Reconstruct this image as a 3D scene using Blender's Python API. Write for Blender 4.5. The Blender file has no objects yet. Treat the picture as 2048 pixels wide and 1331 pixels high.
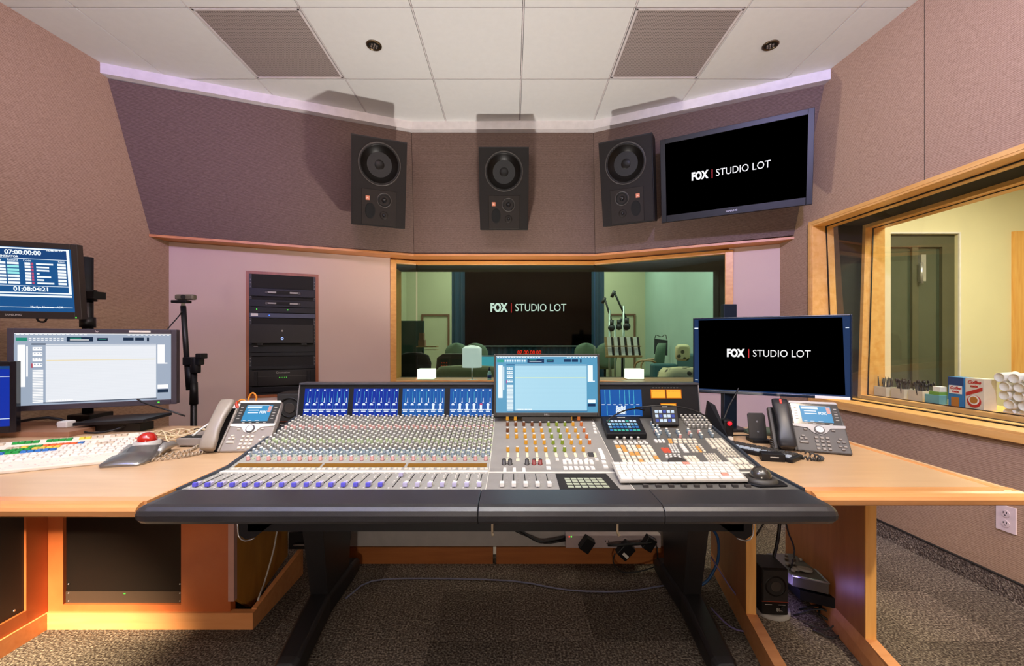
import bpy, bmesh, math, random
from mathutils import Vector, Matrix, Euler
random.seed(7)
SC = bpy.context.scene
COL = SC.collection
# ------------------------------------------------------------------ camera, view, world, large lights
EYE = 1.13          # camera height; the camera is level and looks along +Y
cam_d = bpy.data.cameras.new('camera'); cam = bpy.data.objects.new('camera', cam_d); COL.objects.link(cam)
cam_d.sensor_width = 36; cam_d.lens = 36*821/2048; cam_d.clip_start = .02
cam_d.shift_y = 17.5/2048; cam_d.shift_x = -1/2048
cam.location = (0, 0, EYE); cam.rotation_euler = (math.pi/2, 0, 0)
SC.camera = cam
SC.view_settings.view_transform = 'Standard'; SC.view_settings.look = 'None'
SC.view_settings.gamma = 1; SC.view_settings.use_curve_mapping = False
SC.view_settings.exposure = -.08
SC.cycles.max_bounces = 8; SC.cycles.diffuse_bounces = 4; SC.cycles.transparent_max_bounces = 12
SC.cycles.use_denoising = True
SC.cycles.sample_clamp_indirect = 4
wd = bpy.data.worlds.new('world'); SC.world = wd; wd.use_nodes = True
wd.node_tree.nodes['Background'].inputs[0].default_value = (.75, .72, .75, 1)
wd.node_tree.nodes['Background'].inputs[1].default_value = .05

def light(kind, name, loc, power, col, size=.1, aim=None, sizey=None, cone=60, blend=.5):
    d = bpy.data.lights.new(name, kind); o = bpy.data.objects.new(name, d); COL.objects.link(o)
    o.location = loc; d.energy = power; d.color = col
    if kind == 'AREA':
        d.size = size
        if sizey: d.shape = 'RECTANGLE'; d.size_y = sizey
    elif kind == 'SPOT':
        d.shadow_soft_size = size; d.spot_size = math.radians(cone); d.spot_blend = blend
    else: d.shadow_soft_size = size
    if aim is not None:
        o.rotation_euler = (Vector(aim)-Vector(loc)).to_track_quat('-Z', 'Y').to_euler()
    return o
WARM = (1, .80, .60); NEUT = (1, .93, .85); COOL = (.86, .93, 1)
# uplight standing on the floor behind the mixing console, washes the ceiling and the upper panels
light('SPOT', 'uplight_console', (-.12, 2.66, .75), 105, (1, .93, .86), .05, (-.12, 2.72, 3), cone=150, blend=.6)
# added unseen fill lights at the back of the control room, aimed straight up at the ceiling
light('AREA', 'ceiling_fill_left', (-1.3, -.6, 1.9), 76, (.96, .98, 1), 1.2, (-1.3, -.6, 3), .6)
light('AREA', 'ceiling_fill_right', (1.2, -.6, 1.9), 72, (.96, .96, 1), 1.2, (1.2, -.6, 3), .6)
light('AREA', 'overhead_fill', (0, .2, 2.93), 74, (1, .94, .86), 2.6, (0, 1.0, .4), .7)  # added soft fill from overhead, no such fixture in the room
# ceiling downlights, with two added low spots among them
light('SPOT', 'downlight_left_desk', (-1.15, .75, 2.92), 105, (1, .95, .86), .05, (-1.2, 1.45, .7), cone=50, blend=.9)
light('SPOT', 'left_floor_fill', (-1.72, -1.3, 1.9), 3300, (1, .82, .54), .05, (-1.78, 1.30, 0), cone=20, blend=1)  # added low spot for the floor pool, aimed in under the desk edge
light('SPOT', 'low_back_fill', (-.2, -1.4, .75), 62, (1, .88, .74), .12, (-.2, 2, .35), cone=110, blend=.8)  # added low fill that brightens the space under console and desks
light('SPOT', 'downlight_console', (0, .7, 2.92), 78, (1, .96, .88), .05, (-.1, 1.45, .8), cone=62, blend=.8)
light('SPOT', 'downlight_right_desk', (1.25, .6, 2.92), 75, WARM, .05, (1.15, 1.4, .7), cone=60, blend=.8)
light('SPOT', 'downlight_right_floor', (2.0, -.9, 2.9), 330, (1, .85, .62), .05, (1.85, 1.3, 0), cone=28, blend=.5)
light('SPOT', 'blue_accent_left', (-1.0, -.4, 2.88), 230, (.34, .26, 1), .06, (-2.45, 2.9, 2.5), cone=44, blend=1)
light('SPOT', 'blue_accent_right', (.6, -.3, 2.88), 430, (.5, .46, 1), .06, (2.15, 2.0, 2.0), cone=78, blend=1)
light('SPOT', 'pink_accent_left', (-.4, .4, 2.88), 45, (1, .42, .45), .06, (-2.0, 3.2, 1.7), cone=80, blend=1)
light('AREA', 'blue_strip_light', (-1.35, .02, 2.93), 26, (.16, .2, 1), 1.9, (-1.35, .03, 0), .16)
# lights of the live room and of the kitchen booth
for i, (x, y) in enumerate([(-1.2, 7), (1.6, 7), (-1.2, 10.4), (2.2, 10.4)]):
    light('AREA', 'live_room_light', (x, y, 4.3), 92, (1, .96, .88), .9, (x, y, 0))
light('AREA', 'live_room_wall_wash', (3.0, 6.0, 2.9), 26, (.85, 1, .95), .5, (3.7, 9.5, 1.6))
light('AREA', 'booth_light', (3.7, 2.4, 2.75), 112, (1, .93, .72), .8, (3.7, 2.4, 0))

# ------------------------------------------------------------------ helpers
PI = math.pi
def s2l(c): return c/12.92 if c <= .04045 else ((c+.055)/1.055)**2.4
def rgb(h):
    if isinstance(h, str): return tuple(s2l(int(h[i:i+2], 16)/255) for i in (0, 2, 4))
    return h
def W(px, py, y): return Vector(((px-1025)/821*y, y, EYE+(683-py)/821*y))
MATS = {}
def new_mat(name):
    m = bpy.data.materials.new(name); m.use_nodes = True; MATS[name] = m
    return m, m.node_tree, m.node_tree.nodes['Principled BSDF']
def mat(name, col, rough=.5, metal=0, spec=.5, bump=None, var=None, coat=0):
    """bump=(scale, strength), var=(scale, amount) break-up of the colour"""
    if name in MATS: return MATS[name]
    m, t, b = new_mat(name); c = rgb(col)
    b.inputs['Base Color'].default_value = (*c, 1); b.inputs['Roughness'].default_value = rough
    b.inputs['Metallic'].default_value = metal; b.inputs['Specular IOR Level'].default_value = spec
    if coat: b.inputs['Coat Weight'].default_value = coat; b.inputs['Coat Roughness'].default_value = .15
    tc = t.nodes.new('ShaderNodeTexCoord')
    n = t.nodes.new('ShaderNodeTexNoise'); n.inputs['Scale'].default_value = (var or (20, 0))[0]; n.inputs['Detail'].default_value = 4
    t.links.new(tc.outputs['Object'], n.inputs['Vector'])
    r = t.nodes.new('ShaderNodeValToRGB'); a = (var or (0, .06))[1]
    r.color_ramp.elements[0].position = .3; r.color_ramp.elements[1].position = .7
    r.color_ramp.elements[0].color = (*[x*(1-a) for x in c], 1); r.color_ramp.elements[1].color = (*[min(1, x*(1+a)) for x in c], 1)
    t.links.new(n.outputs[0], r.inputs[0]); t.links.new(r.outputs[0], b.inputs['Base Color'])
    if bump:
        n2 = t.nodes.new('ShaderNodeTexNoise'); n2.inputs['Scale'].default_value = bump[0]; n2.inputs['Detail'].default_value = 3
        t.links.new(tc.outputs['Object'], n2.inputs['Vector'])
        bp = t.nodes.new('ShaderNodeBump'); bp.inputs['Strength'].default_value = bump[1]; bp.inputs['Distance'].default_value = .002
        t.links.new(n2.outputs[0], bp.inputs['Height']); t.links.new(bp.outputs[0], b.inputs['Normal'])
    return m
def emit(name, col, s=1.0):
    if name in MATS: return MATS[name]
    m, t, b = new_mat(name); c = rgb(col)
    b.inputs['Base Color'].default_value = (*[x*.05 for x in c], 1); b.inputs['Roughness'].default_value = .35
    b.inputs['Specular IOR Level'].default_value = .2
    b.inputs['Emission Color'].default_value = (*c, 1); b.inputs['Emission Strength'].default_value = s
    return m
def wood(name, c1, c2, rough=.35, scale=(1.2, 14, 14), spec=.5):
    m, t, b = new_mat(name)
    tc = t.nodes.new('ShaderNodeTexCoord'); mp = t.nodes.new('ShaderNodeMapping')
    mp.inputs['Scale'].default_value = scale
    n = t.nodes.new('ShaderNodeTexNoise'); n.inputs['Scale'].default_value = 3; n.inputs['Detail'].default_value = 6; n.inputs['Distortion'].default_value = .4
    r = t.nodes.new('ShaderNodeValToRGB'); r.color_ramp.elements[0].position = .3; r.color_ramp.elements[1].position = .75
    r.color_ramp.elements[0].color = (*rgb(c1), 1); r.color_ramp.elements[1].color = (*rgb(c2), 1)
    t.links.new(tc.outputs['Object'], mp.inputs[0]); t.links.new(mp.outputs[0], n.inputs['Vector'])
    t.links.new(n.outputs[0], r.inputs[0]); t.links.new(r.outputs[0], b.inputs['Base Color'])
    b.inputs['Roughness'].default_value = rough; b.inputs['Specular IOR Level'].default_value = spec
    return m
def fabric(name, c1, c2):
    m, t, b = new_mat(name)
    tc = t.nodes.new('ShaderNodeTexCoord')
    w = t.nodes.new('ShaderNodeTexWave'); w.bands_direction = 'Z'; w.inputs['Scale'].default_value = 38; w.inputs['Distortion'].default_value = 1.5; w.inputs['Detail'].default_value = 1
    n = t.nodes.new('ShaderNodeTexNoise'); n.inputs['Scale'].default_value = 60; n.inputs['Detail'].default_value = 5
    mp = t.nodes.new('ShaderNodeMapping'); mp.inputs['Scale'].default_value = (1, 1, 5)
    t.links.new(tc.outputs['Object'], w.inputs['Vector']); t.links.new(tc.outputs['Object'], mp.inputs[0]); t.links.new(mp.outputs[0], n.inputs['Vector'])
    mx = t.nodes.new('ShaderNodeMath'); mx.operation = 'MULTIPLY_ADD'; mx.inputs[1].default_value = .35
    t.links.new(w.outputs['Fac'], mx.inputs[0]); t.links.new(n.outputs[0], mx.inputs[2])
    r = t.nodes.new('ShaderNodeValToRGB'); r.color_ramp.elements[0].position = .35; r.color_ramp.elements[1].position = .95
    r.color_ramp.elements[0].color = (*rgb(c1), 1); r.color_ramp.elements[1].color = (*rgb(c2), 1)
    t.links.new(mx.outputs[0], r.inputs[0]); t.links.new(r.outputs[0], b.inputs['Base Color'])
    bp = t.nodes.new('ShaderNodeBump'); bp.inputs['Strength'].default_value = .25; bp.inputs['Distance'].default_value = .003
    t.links.new(mx.outputs[0], bp.inputs['Height']); t.links.new(bp.outputs[0], b.inputs['Normal'])
    b.inputs['Roughness'].default_value = .9; b.inputs['Specular IOR Level'].default_value = .15
    return m
def carpet(name):
    m, t, b = new_mat(name)
    tc = t.nodes.new('ShaderNodeTexCoord')
    v = t.nodes.new('ShaderNodeTexVoronoi'); v.inputs['Scale'].default_value = 130
    n = t.nodes.new('ShaderNodeTexNoise'); n.inputs['Scale'].default_value = 130; n.inputs['Detail'].default_value = 3
    sn = t.nodes.new('ShaderNodeVectorMath'); sn.operation = 'SNAP'; sn.inputs[1].default_value = (.31, .31, 10)
    wn = t.nodes.new('ShaderNodeTexWhiteNoise'); wn.noise_dimensions = '2D'
    t.links.new(tc.outputs['Object'], v.inputs['Vector']); t.links.new(tc.outputs['Object'], n.inputs['Vector'])
    t.links.new(tc.outputs['Object'], sn.inputs[0]); t.links.new(sn.outputs[0], wn.inputs['Vector'])
    r = t.nodes.new('ShaderNodeValToRGB'); e = r.color_ramp.elements
    e[0].position = .28; e[0].color = (*rgb('332a27'), 1); e[1].position = .68; e[1].color = (*rgb('9c9080'), 1)
    x = e.new(.48); x.color = (*rgb('62574e'), 1)
    t.links.new(n.outputs[0], r.inputs[0])
    mr = t.nodes.new('ShaderNodeMapRange'); mr.inputs[3].default_value = .62; mr.inputs[4].default_value = 1.1
    t.links.new(wn.outputs['Value'], mr.inputs[0])
    vm = t.nodes.new('ShaderNodeVectorMath'); vm.operation = 'SCALE'
    t.links.new(r.outputs[0], vm.inputs[0]); t.links.new(mr.outputs[0], vm.inputs['Scale'])
    t.links.new(vm.outputs[0], b.inputs['Base Color'])
    bp = t.nodes.new('ShaderNodeBump'); bp.inputs['Strength'].default_value = .9; bp.inputs['Distance'].default_value = .004
    t.links.new(v.outputs['Distance'], bp.inputs['Height']); t.links.new(bp.outputs[0], b.inputs['Normal'])
    b.inputs['Roughness'].default_value = 1; b.inputs['Specular IOR Level'].default_value = .05
    return m
def perforated(name, base, hole, sc, th=.25):
    m, t, b = new_mat(name)
    tc = t.nodes.new('ShaderNodeTexCoord'); v = t.nodes.new('ShaderNodeTexVoronoi'); v.inputs['Scale'].default_value = sc; v.inputs['Randomness'].default_value = 0
    t.links.new(tc.outputs['Object'], v.inputs['Vector'])
    r = t.nodes.new('ShaderNodeValToRGB'); r.color_ramp.elements[0].position = th; r.color_ramp.elements[1].position = th+.12
    r.color_ramp.elements[0].color = (*rgb(hole), 1); r.color_ramp.elements[1].color = (*rgb(base), 1)
    t.links.new(v.outputs['Distance'], r.inputs[0]); t.links.new(r.outputs[0], b.inputs['Base Color'])
    b.inputs['Roughness'].default_value = .6
    return m
def glassy(name, tint, refl=1.0):
    m, t, b = new_mat(name); t.nodes.remove(b)
    out = [n for n in t.nodes if n.type == 'OUTPUT_MATERIAL'][0]
    tr = t.nodes.new('ShaderNodeBsdfTransparent'); tr.inputs[0].default_value = (*tint, 1)
    g = t.nodes.new('ShaderNodeBsdfGlossy'); g.inputs['Roughness'].default_value = 0
    f = t.nodes.new('ShaderNodeFresnel'); f.inputs[0].default_value = 1.5
    mm = t.nodes.new('ShaderNodeMath'); mm.operation = 'MULTIPLY'; mm.inputs[1].default_value = refl
    mx = t.nodes.new('ShaderNodeMixShader')
    t.links.new(f.outputs[0], mm.inputs[0]); t.links.new(mm.outputs[0], mx.inputs[0])
    t.links.new(tr.outputs[0], mx.inputs[1]); t.links.new(g.outputs[0], mx.inputs[2]); t.links.new(mx.outputs[0], out.inputs[0])
    return m

class MB:
    def __init__(s, *mats): s.v = []; s.f = []; s.mi = []; s.sm = []; s.mats = list(mats); s.m = 0; s.X = None
    def use(s, m):
        if m not in s.mats: s.mats.append(m)
        s.m = s.mats.index(m); return s
    def raw(s, vs, fs, smooth=False):
        o = len(s.v)
        for p in vs:
            p = Vector(p); s.v.append(s.X @ p if s.X is not None else p)
        for f in fs: s.f.append([i+o for i in f]); s.mi.append(s.m); s.sm.append(smooth)
        return s
    def box(s, x0, y0, z0, x1, y1, z1):
        v = [(x, y, z) for z in (z0, z1) for y in (y0, y1) for x in (x0, x1)]
        return s.raw(v, [(0, 2, 3, 1), (4, 5, 7, 6), (0, 1, 5, 4), (2, 6, 7, 3), (0, 4, 6, 2), (1, 3, 7, 5)])
    def cbox(s, c, sx, sy, sz): return s.box(c[0]-sx/2, c[1]-sy/2, c[2]-sz/2, c[0]+sx/2, c[1]+sy/2, c[2]+sz/2)
    def frus(s, c, sx, sy, tx, ty, h):
        x, y, z = c
        v = [(x-sx/2, y-sy/2, z), (x+sx/2, y-sy/2, z), (x+sx/2, y+sy/2, z), (x-sx/2, y+sy/2, z),
             (x-tx/2, y-ty/2, z+h), (x+tx/2, y-ty/2, z+h), (x+tx/2, y+ty/2, z+h), (x-tx/2, y+ty/2, z+h)]
        return s.raw(v, [(3, 2, 1, 0), (4, 5, 6, 7), (0, 1, 5, 4), (1, 2, 6, 5), (2, 3, 7, 6), (3, 0, 4, 7)])
    def quad(s, a, b, c, d): return s.raw([a, b, c, d], [(0, 1, 2, 3)])
    def prism(s, pts, off):
        n = len(pts); off = Vector(off); a = [Vector(p) for p in pts]; b = [p+off for p in a]
        return s.raw(a+b, [tuple(range(n))[::-1], tuple(range(n, 2*n))]+[(i, (i+1) % n, n+(i+1) % n, n+i) for i in range(n)])
    def rings(s, rs, cap=True, smooth=True, closed=False):
        n = len(rs[0]); v = [p for r in rs for p in r]; f = []
        for k in range(len(rs)-1 if not closed else len(rs)):
            a = k*n; b = ((k+1) % len(rs))*n
            f += [(a+i, a+(i+1) % n, b+(i+1) % n, b+i) for i in range(n)]
        if cap and not closed:
            s.raw(v, f, smooth); o = len(s.v)-len(v)
            s.f.append([o+i for i in range(n)][::-1]); s.mi.append(s.m); s.sm.append(False)
            s.f.append([o+(len(rs)-1)*n+i for i in range(n)]); s.mi.append(s.m); s.sm.append(False)
            return s
        return s.raw(v, f, smooth)
    def lathe(s, prof, c=(0, 0, 0), axis=(0, 0, 1), n=24, cap=True):
        q = Vector(axis).to_track_quat('Z', 'Y').to_matrix(); c = Vector(c)
        return s.rings([[c+q @ Vector((r*math.cos(2*PI*i/n), r*math.sin(2*PI*i/n), z)) for i in range(n)] for r, z in prof], cap)
    def cyl(s, a, b, r, r2=None, n=16):
        a = Vector(a); b = Vector(b)
        return s.lathe([(r, 0), (r if r2 is None else r2, (b-a).length)], a, b-a, n)
    def tube(s, pts, r, n=8, smooth=3):
        pts = spline(pts, smooth) if smooth > 1 else [Vector(p) for p in pts]
        rs = []; up = None
        for i, p in enumerate(pts):
            t = (pts[min(i+1, len(pts)-1)]-pts[max(i-1, 0)]).normalized()
            if up is None: up = Vector((0, 0, 1)) if abs(t.z) < .9 else Vector((0, 1, 0))
            u = t.cross(up).normalized(); w = u.cross(t).normalized(); up = w
            rr = r(i/(len(pts)-1)) if callable(r) else r
            rs.append([p+(u*math.cos(2*PI*k/n)+w*math.sin(2*PI*k/n))*rr for k in range(n)])
        return s.rings(rs)
    def sphere(s, c, r, n=16, sx=1, sy=1, sz=1, lo=-1, hi=1):
        c = Vector(c); k = max(4, n//2); rs = []
        for i in range(k+1):
            a = math.asin(max(-1, min(1, lo)))+(math.asin(max(-1, min(1, hi)))-math.asin(max(-1, min(1, lo))))*i/k
            rs.append([c+Vector((math.cos(a)*math.cos(2*PI*j/n)*r*sx, math.cos(a)*math.sin(2*PI*j/n)*r*sy, math.sin(a)*r*sz)) for j in range(n)])
        return s.rings(rs)
    def build(s, name, parent=None, bevel=0, seg=2, local=False, kind=None):
        me = bpy.data.meshes.new(name)
        inv = None
        if parent is not None and not local: inv = ROOT[root_of(parent)].inverted()
        me.from_pydata([tuple(inv @ p if inv is not None else p) for p in s.v], [], s.f)
        for m in s.mats: me.materials.append(m)
        me.polygons.foreach_set('material_index', s.mi); me.polygons.foreach_set('use_smooth', s.sm)
        me.update()
        bm = bmesh.new(); bm.from_mesh(me); bmesh.ops.recalc_face_normals(bm, faces=bm.faces); bm.to_mesh(me); bm.free()
        o = bpy.data.objects.new(name, me); COL.objects.link(o)
        if parent is not None: o.parent = parent
        if bevel:
            b = o.modifiers.new('bevel', 'BEVEL'); b.width = bevel; b.segments = seg; b.limit_method = 'ANGLE'; b.angle_limit = math.radians(35)
        if kind: o['kind'] = kind
        return o
def spline(pts, k):
    P = [Vector(p) for p in pts]; P = [2*P[0]-P[1]]+P+[2*P[-1]-P[-2]]; out = []
    for i in range(1, len(P)-2):
        for j in range(k):
            t = j/k; a, b, c, d = P[i-1:i+3]
            out.append(.5*((2*b)+(c-a)*t+(2*a-5*b+4*c-d)*t*t+(3*b-a-3*c+d)*t**3))
    return out+[P[-2]]
ROOT = {}
def root_of(o):
    while o.parent is not None: o = o.parent
    return o.name
def thing(name, label, cat, loc, rot=(0, 0, 0), group=None):
    o = bpy.data.objects.new(name, None); COL.objects.link(o); o.empty_display_size = .05
    o.location = loc; o.rotation_euler = rot
    ROOT[o.name] = Matrix.LocRotScale(Vector(loc), Euler(rot), None)
    o['label'] = label; o['category'] = cat
    if group: o['group'] = group
    return o
def tag(o, label, cat, group=None):
    o['label'] = label; o['category'] = cat
    if group: o['group'] = group
    return o
def copy_thing(o, loc, rot=None, label=None):
    def cp(a, par):
        c = a.copy(); COL.objects.link(c); c.parent = par
        for ch in a.children: cp(ch, c)
        return c
    c = cp(o, None); c.location = loc
    if rot is not None: c.rotation_euler = rot
    ROOT[c.name] = Matrix.LocRotScale(Vector(loc), Euler(rot if rot is not None else o.rotation_euler), None)
    if label: c['label'] = label
    return c
def text(body, size, m, parent, M, name='lettering', bold=0, align='CENTER', ext=.0006, sx=1, shear=0, fit=None):
    """lettering as a mesh; M places it (X right, Y up, Z out of the surface) in the thing's own frame"""
    cu = bpy.data.curves.new('t', 'FONT'); cu.body = body; cu.size = size; cu.extrude = ext; cu.offset = bold
    cu.align_x = align; cu.align_y = 'CENTER'; cu.resolution_u = 3; cu.shear = shear
    o = bpy.data.objects.new('t', cu); COL.objects.link(o)
    dg = bpy.context.evaluated_depsgraph_get(); me = bpy.data.meshes.new_from_object(o.evaluated_get(dg))
    bpy.data.objects.remove(o); bpy.data.curves.remove(cu)
    if fit:
        xs = [v.co.x for v in me.vertices]; sx = fit/(max(xs)-min(xs))
    me.transform(M @ Matrix.Diagonal((sx, 1, 1, 1))); me.materials.clear(); me.materials.append(m); me.name = name
    r = bpy.data.objects.new(name, me); COL.objects.link(r); r.parent = parent
    return r
def face(x, y, z): return Matrix.Translation((x, y, z)) @ Matrix.Rotation(PI/2, 4, 'X')   # upright, facing -Y
# ------------------------------------------------------------------ materials
FAB = fabric('wall_fabric', '8c7058', 'ba9c80')
FABP = fabric('panel_fabric', '594741', '7a665e')
PLAIN = mat('painted_wall', 'cdb4a6', .85, var=(3, .02), bump=(400, .05))
WHITE = mat('ceiling_tile_white', 'e4e4e2', .9, var=(30, .015), bump=(300, .1))
TRIMW = mat('crown_white', 'ddd6d6', .7)
DARK = mat('dark_gap', '15120f', .8)
FELT = mat('black_felt', '24231d', .95, bump=(300, .2))
CARPET = carpet('carpet_tiles')
MAPLE = wood('maple_trim', 'd4944a', 'e6ac60', .35)
MAPLEV = wood('maple_upright', 'd89a50', 'e9b46a', .35, scale=(14, 14, 1.2))
LEDGE = wood('ledge_wood', 'bd7740', 'd28b50', .4)
DESKW = wood('desk_laminate', 'c39e76', 'd2ae86', .3, scale=(1.0, 9, 9))
EDGE = wood('desk_edge', 'd08f56', 'df9f66', .25, scale=(1, 20, 20))
CAB = wood('cabinet_wood', 'a8552a', 'bb6636', .4, scale=(2, 2, 2))
CABD = wood('cabinet_side', 'a5702c', 'bd8438', .45, scale=(9, 9, 1.5))
PINE = wood('plinth_wood', 'd08a52', 'dd9a64', .4)
BLACK = mat('black_plastic', '131316', .45, bump=(500, .05), spec=.3)
BLACKM = mat('black_metal', '17171b', .4, metal=.2)
DGREY = mat('dark_grey_plastic', '35322f', .5)
GREY = mat('grey_plastic', '77726c', .5)
LGREY = mat('light_grey_plastic', 'a9a49c', .5)
SILVER = mat('silver_metal', 'b9bac0', .3, metal=.8)
WHT = mat('white_plastic', 'e4e0d8', .5)
CREAM = mat('cream_plastic', 'e3d6c4', .55)
RUBBER = mat('cable_rubber', '0e0d0e', .5)
# ------------------------------------------------------------------ room shell
def struct(b, name, **k): return b.build(name, kind='structure', **k)
def wl(y): return -2.747+.1218*(y-2.2)        # left wall line
def wr(y): return 2.307-.0668*y               # right wall line
CEIL = EYE+1.82
b = MB(CARPET); b.box(-3.6, -2.6, -.06, 2.8, 4.25, 0); struct(b, 'floor')
# ceiling: tiles with narrow reveals between them, grid lines at x = .06 + .61 k, y = 2.237 + .61 k
VENT = {(-3, 0), (1, 0)}; SPOTS = {(-2, 0), (2, 0)}
b = MB(DARK, WHITE, TRIMW)
b.use(DARK).box(-3.6, -2.6, CEIL+.03, 2.8, 4.25, CEIL+.06)
for i in range(-6, 5):
    for j in range(-8, 3):
        if (i, j) in VENT: continue
        x = .06+.61*i; y = 2.237+.61*j
        b.use(WHITE).frus((x+.305, y+.305, CEIL), .597, .597, .6, .6, .025)
for i in range(-5, 5):
    x = .06+.61*i; b.use(TRIMW).box(x-.0035, -2.6, CEIL+.003, x+.0035, 4.2, CEIL+.02)
for j in range(-7, 4):
    y = 2.237+.61*j; b.use(TRIMW).box(-3.6, y-.003, CEIL+.003, 2.8, y+.003, CEIL+.02)
struct(b, 'ceiling')
PERF = perforated('perforated_metal', 'aea19d', '4c4340', 105, .30)
for k, (i, lab) in enumerate([(-3, 'perforated grey air return panel in the ceiling tiles, upper left'), (1, 'perforated grey air return panel in the ceiling tiles, upper right')]):
    x = .06+.61*i+.305; y = 2.237+.305
    t = thing('ceiling_vent', lab, 'ceiling vent', (x, y, CEIL), group='perforated vents in the ceiling')
    MB(PERF).cbox((x, y, CEIL+.005), .575, .575, .006).build('perforated_panel', t)
    f = MB(TRIMW)
    for a, c in (((x-.29, y), (.012, .59)), ((x+.29, y), (.012, .59)), ((x, y-.29), (.59, .012)), ((x, y+.29), (.59, .012))): f.cbox((a[0], a[1], CEIL+.006), c[0], c[1], .012)
    f.build('frame', t)
    MB(DARK).box(x-.303, y-.303, CEIL+.012, x+.303, y+.303, CEIL+.026).build('backing', t)
BRASS = mat('bronze_metal', '6b5a45', .3, metal=.9); LAMPIN = mat('lamp_cluster', '8a7f78', .25, metal=.7)
for x, lab in ((-.85, 'round bronze recessed ceiling light between the left vent and the centre speaker'), (1.583, 'round bronze recessed ceiling light above the wall television')):
    t = thing('recessed_light', lab, 'ceiling light', (x, 2.52, CEIL), group='recessed lights in the ceiling')
    MB(BRASS).lathe([(.046, .002), (.046, -.006), (.036, -.010), (.034, -.002), (.03, .0)], (x, 2.52, CEIL), n=28).build('trim_ring', t)
    MB(DARK).lathe([(.032, -.0045), (.032, -.0035)], (x, 2.52, CEIL), n=24).build('recess', t)
    s = MB(LAMPIN)
    for q in range(6):
        a = q*PI/3; s.sphere((x+.017*math.cos(a), 2.52+.017*math.sin(a), CEIL-.006), .0075, 10)
    s.sphere((x, 2.52, CEIL-.006), .007, 10); s.build('reflector', t)
# side and rear walls (with a carpeted base on the right)
def slab(b, p0, p1, z0, z1, th): 
    """vertical wall piece between plan points, th metres thick away from the room"""
    p0 = Vector((*p0, 0)); p1 = Vector((*p1, 0)); d = (p1-p0).normalized(); n = Vector((d.y, -d.x, 0))*th
    return b.prism([(p0.x, p0.y, z0), (p1.x, p1.y, z0), (p1.x, p1.y, z1), (p0.x, p0.y, z1)], n)
TOP = CEIL+.02
b = MB(FAB); slab(b, (wl(-2.5), -2.5), (wl(3.2), 3.2), 0, TOP, -.1); struct(b, 'wall_left')
b = MB(FAB); slab(b, (wl(-2.5), -2.5), (wr(-2.5), -2.5), 0, TOP, .1); struct(b, 'wall_back')
OY0, OY1, OZ0, OZ1 = .5, 2.88, .73, 1.95       # opening of the booth window in the right wall
b = MB(FAB)
for y0, y1, z0, z1 in ((-2.5, OY0, 0, TOP), (OY1, 3.24, 0, TOP), (OY0, OY1, 0, OZ0), (OY0, OY1, OZ1, TOP)):
    slab(b, (wr(y0), y0), (wr(y1), y1), z0, z1, .09)
struct(b, 'wall_right')
b = MB(DARK)
for y in (2.155,): slab(b, (wr(y-.0009)-.001, y-.0009), (wr(y+.0009)-.001, y+.0009), OZ1+.03, TOP, .001)
struct(b, 'trim_1')
b = MB(CARPET); slab(b, (wr(-2.5)-.012, -2.5), (wr(3.2)-.012, 3.2), 0, .085, .012); struct(b, 'baseboard_right')
b = MB(DARK); slab(b, (wr(-2.5)-.014, -2.5), (wr(3.2)-.014, 3.2), .085, .09, .014); struct(b, 'trim_2')
# lower front wall: three facets, window across the middle
FL, FC0, FC1, FR = Vector((wl(3.145), 3.145)), Vector((-.90, 3.85)), Vector((.769, 3.85)), Vector((wr(3.211), 3.211))
def on(a, c, t): return a+(c-a)*t
tL = .8728; tR = None
# right jamb where the picture direction (1458-1025)/821 meets the right facet
k = (1458-1025)/821; dR = FR-FC1; tR = (k*FC1.y-FC1.x)/(dR.x-k*dR.y)
JL = on(FL, FC0, tL); JR = on(FC1, FR, tR)
WZ0, WZ1, LZ = .752, 1.885, 1.895
b = MB(PLAIN)
slab(b, FL, JL, 0, LZ, -.12); slab(b, JR, FR, 0, LZ, -.12)
for p, q in ((JL, FC0), (FC0, FC1), (FC1, JR)): slab(b, p, q, 0, WZ0, -.12)
struct(b, 'wall_front')
# ledge under the upper panels
PTL, PBL = Vector((wl(2.72), 2.72, EYE+1.742)), Vector((wl(3.0), 3.0, EYE+.785))
PT1, PB1 = Vector((-.844, 3.43, EYE+1.745)), Vector((-.883, 3.68, EYE+.785))
PT2, PB2 = Vector((.677, 3.43, EYE+1.745)), Vector((.74, 3.68, EYE+.785))
PTR, PBR = Vector((wr(2.786), 2.786, EYE+1.755)), Vector((wr(3.066), 3.066, EYE+.795))
b = MB(LEDGE)
fr = [PBL+Vector((-.02, -.015, 0)), PB1+Vector((0, -.015, 0)), PB2+Vector((0, -.015, 0)), PBR+Vector((.03, -.015, 0))]
bk = [Vector((FL.x-.05, FL.y+.05, 0)), Vector((FC0.x, FC0.y+.05, 0)), Vector((FC1.x, FC1.y+.05, 0)), Vector((FR.x+.05, FR.y+.05, 0))]
for i in range(3):
    z = EYE+.785
    b.prism([(fr[i].x, fr[i].y, z), (fr[i+1].x, fr[i+1].y, z), (bk[i+1].x, bk[i+1].y, z), (bk[i].x, bk[i].y, z)], (0, 0, -.018))
struct(b, 'trim_3')
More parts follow.
